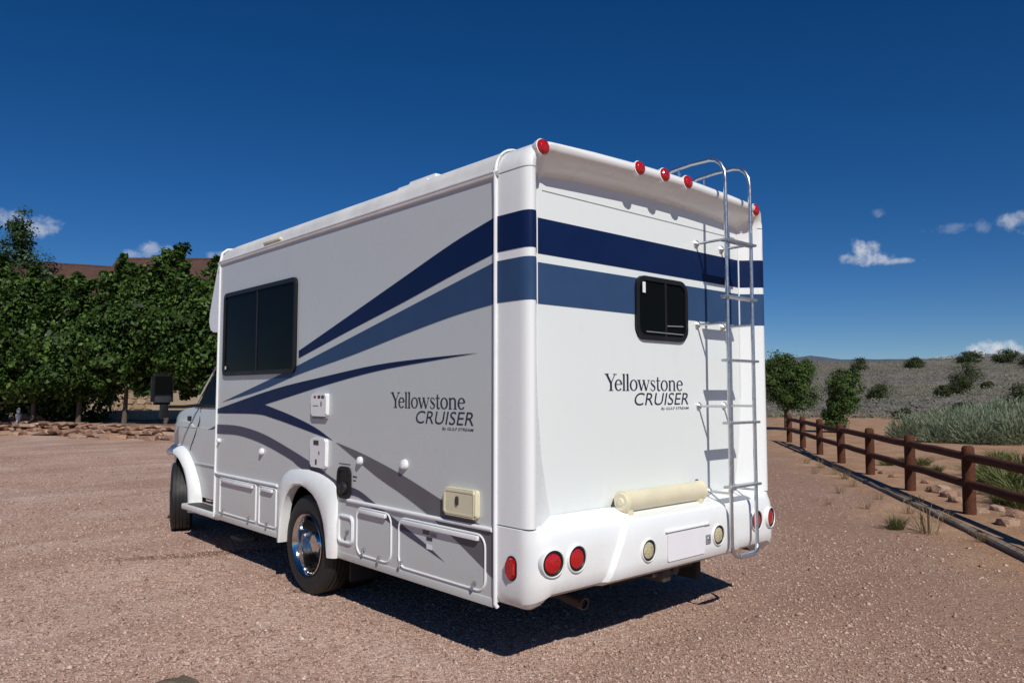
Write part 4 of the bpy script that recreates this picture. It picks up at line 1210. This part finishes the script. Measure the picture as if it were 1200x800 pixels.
sw_ = thing('dry_stone_wall', (wa[0], wa[1], 0), 'low dry stacked wall of red sandstone slabs edging the garden', 'stone wall')
SM = [rock_mesh('stone', 1, 1, 1, M['sandstone'], 50 + k, 1, .3, .42) for k in range(9)]
t_ = 0.0
for course, (z, hgt) in enumerate(((.06, .085), (.19, .075), (.31, .065), (.41, .055))):
    s = random.uniform(0, .3)
    while s < wl_:
        L = random.choice((random.uniform(.2, .5), random.uniform(.5, 1.1))) * (1 - .06 * course)
        if random.random() < .9 or course == 0:
            p = w0 + wd * (s + L / 2) + wnrm * (random.uniform(-.13, .13) + .06 * course)
            o = bpy.data.objects.new('stone', random.choice(SM)); link_obj(o, sw_)
            o.location = (p[0], p[1], z + random.uniform(-.03, .03)); o.scale = (L * .53, random.uniform(.2, .3), hgt * random.uniform(.75, 1.15))
            o.rotation_euler = (random.uniform(-.08, .08), random.uniform(-.09, .09), math.atan2(wd[1], wd[0]) + random.uniform(-.2, .2))
        s += L * random.uniform(.92, 1.1)
for k in range(14):   # tumbled foot stones
    p = w0 + wd * random.uniform(4, wl_ - 5) - wnrm * random.uniform(.25, .6); s = random.uniform(.1, .24)
    o = bpy.data.objects.new('stone', random.choice(SM)); link_obj(o, sw_)
    o.location = (p[0], p[1], s * .25); o.scale = (s * 1.5, s, s * .5); o.rotation_euler = (.1, .1, random.random() * 6)

q = wa + wd * np.dot(gpt(88, 505)[:2] - wa, wd) + wnrm * .1
orn = lathe('garden_ornament', [(0, 0), (0, .10), (.05, .11), (.09, .06), (.18, .07), (.30, .10), (.38, .085), (.42, .045), (.47, .065), (.53, .07), (.58, .04), (.61, 0)], (q[0], q[1], .36), (0, 0, 1), M['ornament'], None, 16)
tag(orn, 'small pale garden ornament standing on the dry stone wall', 'ornament')

def at_bed(px, d): 
    r = far(px, 470, d); return (float(r[0]), float(r[1]), BEDZ)
LT = [(-22, 35.0, [(0, 0, 3.3, 1.9, 1.9, 1.7), (-.6, .4, 4.6, 1.2, 1.2, 1.3)], 'broad leafed green tree at the end of the stone walled garden bed'),
      (40, 33.3, [(0, 0, 3.1, 1.8, 1.8, 1.6), (-.2, .3, 4.2, 1.2, 1.1, 1.1)], 'broad leafed green tree beneath the tall wispy poplar'),
      (92, 31.6, [(0, 0, 2.9, 1.7, 1.8, 1.45), (.2, 0, 3.9, .9, .9, .8), (-.8, .8, 3.9, .5, .5, .8)], 'lowest broad leafed tree in front of the red brown roof, behind the ornament'),
      (146, 30.6, [(0, 0, 3.05, 1.7, 1.8, 1.45), (.3, -.3, 2.2, 1.8, 1.6, .6), (-.1, .1, 4.4, .8, .8, .9)], 'broad leafed tree whose top hides the gable of the roof'),
      (196, 29.2, [(0, 0, 3.1, 1.7, 1.7, 1.55), (.2, -.3, 2.2, 1.7, 1.7, .6), (-.2, .2, 4.5, 1.0, 1.0, 1.0)], 'broad leafed tree with the highest shoots, beside the motorhome cab mirror'),
      (246, 28.2, [(0, 0, 3.1, 1.8, 1.8, 1.6), (-.2, .2, 2.3, 1.6, 1.6, .7), (.2, 0, 4.3, .8, .8, .9)], 'broad leafed tree right against the front of the motorhome'),
      (305, 27.5, [(0, 0, 3.0, 1.8, 1.8, 1.8), (.2, 0, 4.2, 1.0, 1.0, 1.0)], 'broad leafed tree mostly hidden behind the motorhome')]
for i, (px, d, E, lab) in enumerate(LT):
    b = at_bed(px, d)
    topz = max(e[2] + e[5] for e in E)
    for _ in range(9):        # upright shoots above the crown
        a_ = random.uniform(0, 6.28); q_ = random.uniform(.1, 1.4)
        E.append((math.cos(a_) * q_, math.sin(a_) * q_, topz + .05 - .5 * q_ + random.uniform(-.1, .3), .17, .17, random.uniform(.45, .8)))
    for _ in range(4):        # hanging sprays under it
        a_ = random.uniform(0, 6.28); q_ = random.uniform(.6, 1.5)
        E.append((math.cos(a_) * q_, math.sin(a_) * q_, random.uniform(1.35, 1.7), .3, .3, random.uniform(.3, .5)))
    if px < 110:              # low foliage added behind to keep the shade under the crown dark; crown skirt
        E.append((.5, 1.5, 1.0, 1.2, .8, 1.1)); E.append((.1, .2, 1.75, 1.6, 1.5, .75))
    nc = int(125 + 9 * len(E))
    t = tree('broadleaf_tree', b, E, nc, 110, .29, .15, M['leaf'], lab, 'tree', 'trees in the garden bed', .085, .6, .22, 22, .62)
# tall pale poplar further back
b = far(14, 470, 47)
tree('poplar_tree', (b[0], b[1], .4), [(0, 0, 7.0, 1.1, 1.1, 3.0), (.5, -.6, 5.0, 1.2, 1.2, 2.0), (-.9, 1.0, 6.4, .8, .8, 2.2), (.1, .2, 9.6, .5, .5, 1.5), (1.0, -1.6, 6.6, .6, .6, 1.6)], 260, 60, .26, .14, M['poplar'],
     'tall wispy poplar rising above the house roof', 'tree', None, .14, .7, .3, 14, .25)

# house ---------------------------------------------------------------------------
h0 = far(-90, 470, 44)[:2]; h1 = far(262, 470, 38)[:2]
hd = _unit(h1 - h0); HL = float(np.linalg.norm(h1 - h0)); hn = np.array([-hd[1], hd[0]])
if hn @ (h0 - CAM[:2]) < 0: hn = -hn
HZ = .45
def hp(u, v, z): p = h0 + hd * u + hn * v; return Vector((p[0], p[1], z))
house = thing('house', tuple(hp(HL / 2, 4, HZ)), 'stone house with a red brown shingle roof behind the garden trees', 'house')
HD_, HE = 9.0, 4.2
def hbox(name, u0, v0, z0, u1, v1, z1, m, parent):
    Vv = [hp(u, v, z) for z in (z0, z1) for u, v in ((u0, v0), (u1, v0), (u1, v1), (u0, v1))]
    return mesh(name, Vv, [(0, 1, 2, 3), (4, 5, 6, 7), (0, 1, 5, 4), (1, 2, 6, 5), (2, 3, 7, 6), (3, 0, 4, 7)], m, parent, False)
wall_o = hbox('wall', 0, 0, HZ - .5, HL, HD_, HE, M['mortar'], house)
# stone facing: irregular stones, joined, with recessed joints
V, Fc = [], []
rows = np.arange(HZ, 2.9, .27)
for ri, z in enumerate(rows):
    u = 3 + random.uniform(0, .3)
    while u < HL - 3.2:
        L = random.uniform(.28, .6); k = random.choice((5, 6, 7)); cz = z + .13 + random.uniform(-.04, .04); pts = []
        for a in range(k):
            t = 2 * math.pi * a / k + random.uniform(-.25, .25)
            pts.append((u + L / 2 + math.copysign(abs(math.cos(t)) ** .6, math.cos(t)) * L * .5, cz + math.copysign(abs(math.sin(t)) ** .6, math.sin(t)) * .145))
        dep = random.uniform(.03, .09); o = len(V)
        V += [hp(a, 0, b_z) for a, b_z in pts] + [hp(u + L / 2 + (a - u - L / 2) * .85, -dep, cz + (b_z - cz) * .82) for a, b_z in pts]
        Fc.append(tuple(o + k + a for a in range(k)))
        for a in range(k): Fc.append((o + a, o + (a + 1) % k, o + k + (a + 1) % k, o + k + a))
        u += L + .02
sf = mesh('stone_facing', V, Fc, M['tanstone'], wall_o, False); sf['kind'] = 'stuff'
hbox('stucco_bay', HL - 3.0, -.6, HZ - .5, HL + .5, .4, HE - .2, M['stucco'], house)
def prism_roof(name, e0, e1, r0, r1, parent):
    """front eave e0-e1, ridge r0-r1; back slope mirrored"""
    e0, e1, r0, r1 = (Vector(q) for q in (e0, e1, r0, r1))
    b0 = r0 * 2 - e0; b1 = r1 * 2 - e1; b0.z = e0.z; b1.z = e1.z; dn = Vector((0, 0, -.2))
    P = [e0, e1, r0, r1, b0, b1] + [q + dn for q in (e0, e1, b0, b1)]
    return mesh(name, P, [(0, 1, 3, 2), (2, 3, 5, 4), (0, 2, 4), (1, 3, 5), (6, 7, 9, 8), (0, 1, 7, 6), (4, 5, 9, 8), (0, 6, 8, 4), (1, 7, 9, 5)], M['shingle'], parent, False)
rA0, rA1 = far(-80, 300, 50), far(150, 314.5, 45)
rB0, rB1 = far(137, 303.5, 43.5), far(300, 304, 41.5)
rf = prism_roof('roof', hp(-1, -1, HE), hp(HL * .68, -1, HE), rA0, rA1, house)
prism_roof('roof', hp(HL * .52, -1.6, HE + .02), hp(HL + 1.5, -1.6, HE + .02), rB0, rB1, house)
tube('ridge_cap', [rA0, rA1], .07, M['shingle'], rf, 6)
tube('ridge_cap', [rB0, rB1], .07, M['shingle'], rf, 6)
pt = at_bed(168, 34.5)
ct = np.array(pt[:2])
slab = thing('patio_step', (ct[0], ct[1], BEDZ), 'pale concrete patio step in front of the stone house', 'step')
V = []
for z in (.35, .78):
    for a, b_ in ((-1.5, -.4), (6, -.4), (6, 1.6), (-1.5, 1.6)):
        p = ct + hd * a + hn * b_; V.append((p[0], p[1], z))
mesh('slab', V, [(0, 1, 2, 3), (4, 5, 6, 7), (0, 1, 5, 4), (1, 2, 6, 5), (2, 3, 7, 6), (3, 0, 4, 7)], M['concrete'], slab, False)

# --- trees and shrubs on the right
def at_g(px, d):
    r = far(px, 470, d); return (float(r[0]), float(r[1]), ground_h(r[0], r[1]))
tree('juniper_tree', at_g(921, 33), [(0, 0, 1.95, 1.0, 1.0, 1.0), (.1, -.2, 1.45, 1.05, 1.05, .65), (-.1, .1, 2.75, .5, .5, .5), (.35, -.55, 2.3, .45, .45, .6), (-.3, .5, 2.4, .45, .45, .6)], 420, 60, .13, .085, M['juniper2'],
     'round dark green tree with a bare trunk beyond the far end of the fence', 'tree', None, .07, .45, .22, 12, .3)
tree('young_tree', at_g(986, 31), [(.05, -.1, 1.72, .62, .62, .66), (0, 0, 1.1, .55, .55, .5), (-.1, .25, .5, .42, .42, .45)], 280, 52, .10, .08, M['juniper2'],
     'young bushy tree growing behind the fence rails, leafy down to the ground', 'tree', None, .045, .5, .25, 10, .3)
def r_of_y(py): return 4.24 / max(.015, .0545 - (460 - py) / 888.44)
SH = [(1030, 468, 21, 19, 'rounded lone juniper shrub on the sagebrush slope behind the young tree'), (1007, 441, 16, 17, 'upright juniper on the sagebrush slope beside pale rocks'),
      (1000, 446, 12, 10, 'low dark shrub touching the upright juniper on the slope'), (1073, 437, 19, 13, 'small flat juniper high on the middle of the slope'),
      (1138, 430, 25, 16, 'dark rounded juniper on the ridge line in front of the white cloud'), (1181, 427, 26, 18, 'broad juniper with a pointed top on the ridge line before the white cloud'),
      (1133, 458, 30, 26, 'largest juniper in the middle of the slope'), (1126, 465, 22, 16, 'yellow green shrub against the foot of the largest juniper'), (1105, 467, 13, 13, 'small dark shrub beside the largest juniper'),
      (1192, 486, 26, 33, 'tall dark juniper at the foot of the slope above the pale brush'), (1170, 485, 18, 15, 'green shrub beside the tall dark juniper at the foot of the slope'),
      (1158, 459, 10, 7, 'tiny dark shrub right of the largest juniper'), (1124, 493, 30, 18, 'dark bush at the foot of the slope behind the pale brush'), (1057, 490, 20, 10, 'low dark bush at the edge of the sand'),
      (1215, 440, 26, 20, 'juniper on the upper slope past the tall dark juniper')]
for (px, py, w_, h_, lab) in SH:
    d = min(r_of_y(py), 205); b = at_g(px, d); k = d / 888.44
    rx, hz = w_ * k / 2 * 1.02, h_ * k * 1.06
    big_ = max(rx, hz)
    sc = max(.10, d * .0014)
    tree('juniper_shrub', b, [(0, 0, hz * .42, rx, rx, hz * .42), (rx * .2, -rx * .2, hz * .68, rx * .6, rx * .6, hz * .3), (-rx * .3, rx * .2, hz * .3, rx * .7, rx * .7, hz * .3)], 150, 26, big_ * .12, sc, M['scrub'], lab, 'shrub', 'junipers on the slope', .05 + .02 * rx, .6, .2, 6, .35)

# grey sagebrush over the slope: too many to count
def sagebrush():
    n = 50000
    az0, az1 = math.radians(40), math.radians(86)
    r = 46 + (290 - 46) * RNG.random(n) ** 1.1; az = az0 + (az1 - az0) * RNG.random(n)
    x = CAM[0] + r * np.sin(az); y = CAM[1] + r * np.cos(az)
    keep = np.array([r[i] > 50 + 4 * fbm(x[i], y[i], .08) * 2 for i in range(n)])
    x, y, r = x[keep], y[keep], r[keep]; n = len(x)
    z = np.array([ground_h(a, b) for a, b in zip(x, y)])
    k = 11
    s = (.13 + .26 * RNG.random(n) ** 1.8) * (1 + r / 450)
    d = RNG.normal(size=(n, k, 3)); d[:, :, 2] = np.abs(d[:, :, 2]); d /= np.linalg.norm(d, axis=2, keepdims=True)
    P = d * s[:, None, None] * (.55 + .5 * RNG.random((n, k, 1))) * np.array([1.15, 1.15, .85]) + np.stack([x, y, z + .02], 1)[:, None]
    N_ = d * .6 + RNG.normal(size=d.shape) * .35 + np.array([-.2, -.5, .6])
    v, f = leaf_quads(P.reshape(-1, 3), N_.reshape(-1, 3), np.repeat(s * .55, k), .5, .2)
    tag(fast('sagebrush', v, f, M['sage']), 'grey sagebrush covering the slope', 'sagebrush', kind='stuff')
sagebrush()

# pale brush and weeds
def blades_mesh(name, n, rad, hgt, w_, m, lean=.5, tipw=.2):
    a = RNG.random(n) * 2 * math.pi; rr = rad * np.sqrt(RNG.random(n)) * .5
    base = np.stack([rr * np.cos(a), rr * np.sin(a), np.zeros(n)], 1)
    h = hgt * (.45 + .55 * RNG.random(n)); out = (rr / max(rad, 1e-6) * 1.3 + .15) * rad * (.6 + .8 * RNG.random(n)) * lean * 2
    a2 = a + RNG.normal(0, .5, n)
    mid = base + np.stack([np.cos(a2) * out * .35, np.sin(a2) * out * .35, h * .6], 1)
    tip = base + np.stack([np.cos(a2) * out, np.sin(a2) * out, h], 1)
    sd_ = np.stack([-np.sin(a2 + RNG.normal(0, .8, n)), np.cos(a2), np.zeros(n)], 1) * w_
    V = np.stack([base - sd_, base + sd_, mid + sd_, mid - sd_, tip + sd_ * tipw, tip - sd_ * tipw], 1).reshape(-1, 3)
    i = np.arange(n)[:, None] * 6
    Fq = np.concatenate([i + np.array([[0, 1, 2, 3]]), i + np.array([[3, 2, 4, 5]])], 0)
    me_o = fast(name, V, Fq, m); me = me_o.data; bpy.data.objects.remove(me_o); return me
def bush_mesh(seed):
    n = 1500
    d = RNG.normal(size=(n, 3)); d[:, 2] = np.abs(d[:, 2]) * .9; d /= np.linalg.norm(d, axis=1, keepdims=True)
    rad = .35 + .65 * RNG.random(n) ** .6
    lump = 1 + .25 * np.sin(d[:, 0] * 5 + seed) * np.cos(d[:, 1] * 4 + seed * 2)
    P = d * (rad * lump)[:, None] * np.array([.62, .62, .85])
    T = d + RNG.normal(size=(n, 3)) * .35 + np.array([0, 0, .6]); T /= np.linalg.norm(T, axis=1, keepdims=True)
    sdv = np.cross(T, RNG.normal(size=(n, 3))); sdv /= np.linalg.norm(sdv, axis=1, keepdims=True)
    L = .12 + .1 * RNG.random(n); w_ = .011
    V = np.stack([P - sdv * w_, P + sdv * w_, P + T * L[:, None] + sdv * w_ * .4, P + T * L[:, None] - sdv * w_ * .4], 1).reshape(-1, 3)
    o = fast('foliage', V, np.arange(n * 4).reshape(n, 4), M['rabbit']); me = o.data; bpy.data.objects.remove(o); return me
BM = [bush_mesh(k) for k in range(4)]
BS = [(1062, 515, .8), (1085, 513, .9), (1108, 519, .95), (1130, 513, 1.0), (1150, 521, .95), (1172, 515, 1.05), (1194, 522, 1.05), (1215, 516, 1.1), (1098, 503, .9), (1123, 500, 1.0), (1148, 502, 1.1), (1172, 500, 1.2), (1196, 503, 1.2), (1220, 501, 1.2),
      (1185, 496, 1.3), (1160, 495, 1.2), (1140, 508, 1.0), (1236, 522, 1.1)]
sh_stem = multi('stem', [tube_geo([(0, 0, -.05), (.05 * math.cos(a), .05 * math.sin(a), .2), (.22 * math.cos(a), .22 * math.sin(a), .5)], [.02, .015, .006], 5) for a in (0, 1.3, 2.5, 3.8, 5)], M['bark'], None)
stem_me = sh_stem.data; bpy.data.objects.remove(sh_stem)
def plant(name, mes, loc, s, label, cat, group, zs=1.0):
    t = thing(name, loc, label, cat, group); t.scale = (s, s, s * zs); t.rotation_euler[2] = random.random() * 6
    for nm, me in mes:
        o = bpy.data.objects.new(nm, me); COL.objects.link(o); o.parent = t
    return t
for i, (px, py, s) in enumerate(BS):
    p = gpt(px, py); plant('rabbitbrush', [('foliage', BM[i % 4]), ('stem', stem_me)], (p[0], p[1], ground_h(p[0], p[1])), s * 1.25, ('pale green feathery brush in the row nearest the fence' if py > 505 else 'pale green feathery brush in the back row at the foot of the slope'), 'bush', 'pale brush beyond the fence', .82)
WM = [blades_mesh('blades', 190, .26, .34, .005, M['weed'], .7) for _ in range(3)]
DM = [blades_mesh('stalks', 46, .24, .42, .004, M['dryweed'], .8) for _ in range(3)]
WS = [(1160, 566, 1.9), (1178, 575, 2.0), (1195, 583, 1.9), (1190, 560, 2.0), (1165, 553, 1.7), (1208, 572, 2.0), (1148, 558, 1.3), (1080, 545, 1.2), (1095, 553, 1.0), (1055, 543, 1.0), (1205, 596, 1.6), (1040, 545, .9), (1180, 590, 1.4), (1170, 540, 1.6), (1195, 545, 1.8)]
for i, (px, py, s) in enumerate(WS):
    p = gpt(px, py); plant('green_weed', [('blades', WM[i % 3])], (p[0], p[1], ground_h(p[0], p[1]) - .01), s * .85, 'tuft of green weeds growing behind the ' + span(p), 'weed', 'green weeds behind the fence', .62)
WS = [(1050, 620, .72, 0, 'green grass tuft standing alone in the gravel beside the drive edge'), (1088, 625, 1.2, 1, 'tall dry weed with bare stalks at the edge of the gravel'),
      (962, 548, .9, 2, ''), (978, 556, .8, 2, ''), (990, 561, 1.0, 2, ''), (1000, 570, .7, 2, ''), (945, 543, .8, 2, ''), (1030, 585, .6, 2, ''), (1065, 602, .7, 2, ''), (984, 578, .7, 2, ''), (1015, 596, .6, 2, ''), (955, 555, .7, 2, ''), (1110, 612, .7, 2, ''), (1075, 590, .7, 2, ''), (1150, 635, .6, 2, ''), (970, 592, .5, 2, '')]
for i, (px, py, s, k, lab) in enumerate(WS):
    p = gpt(px, py); g_ = None
    if k == 2: lab = 'thin dry weed clump in front of the ' + span(p); g_ = 'dry weeds along the drive edge'
    mes = [('blades', WM[i % 3])] if k == 0 else [('stalks', DM[i % 3])] if k == 1 else [('stalks', DM[i % 3])]
    plant('roadside_weed' if k else 'grass_tuft', mes, (p[0], p[1], -.005), s * (.75 if k != 2 else .6), lab, 'weed', g_)
# pale board lying under the motorhome
p = gpt(284, 632)
o = box('wood_board', (p[0] - .07, p[1] - .14, .0), (p[0] + .07, p[1] + .14, .035), M['plank'], None, .004)
tag(o, 'short pale board lying on the gravel under the motorhome', 'board')
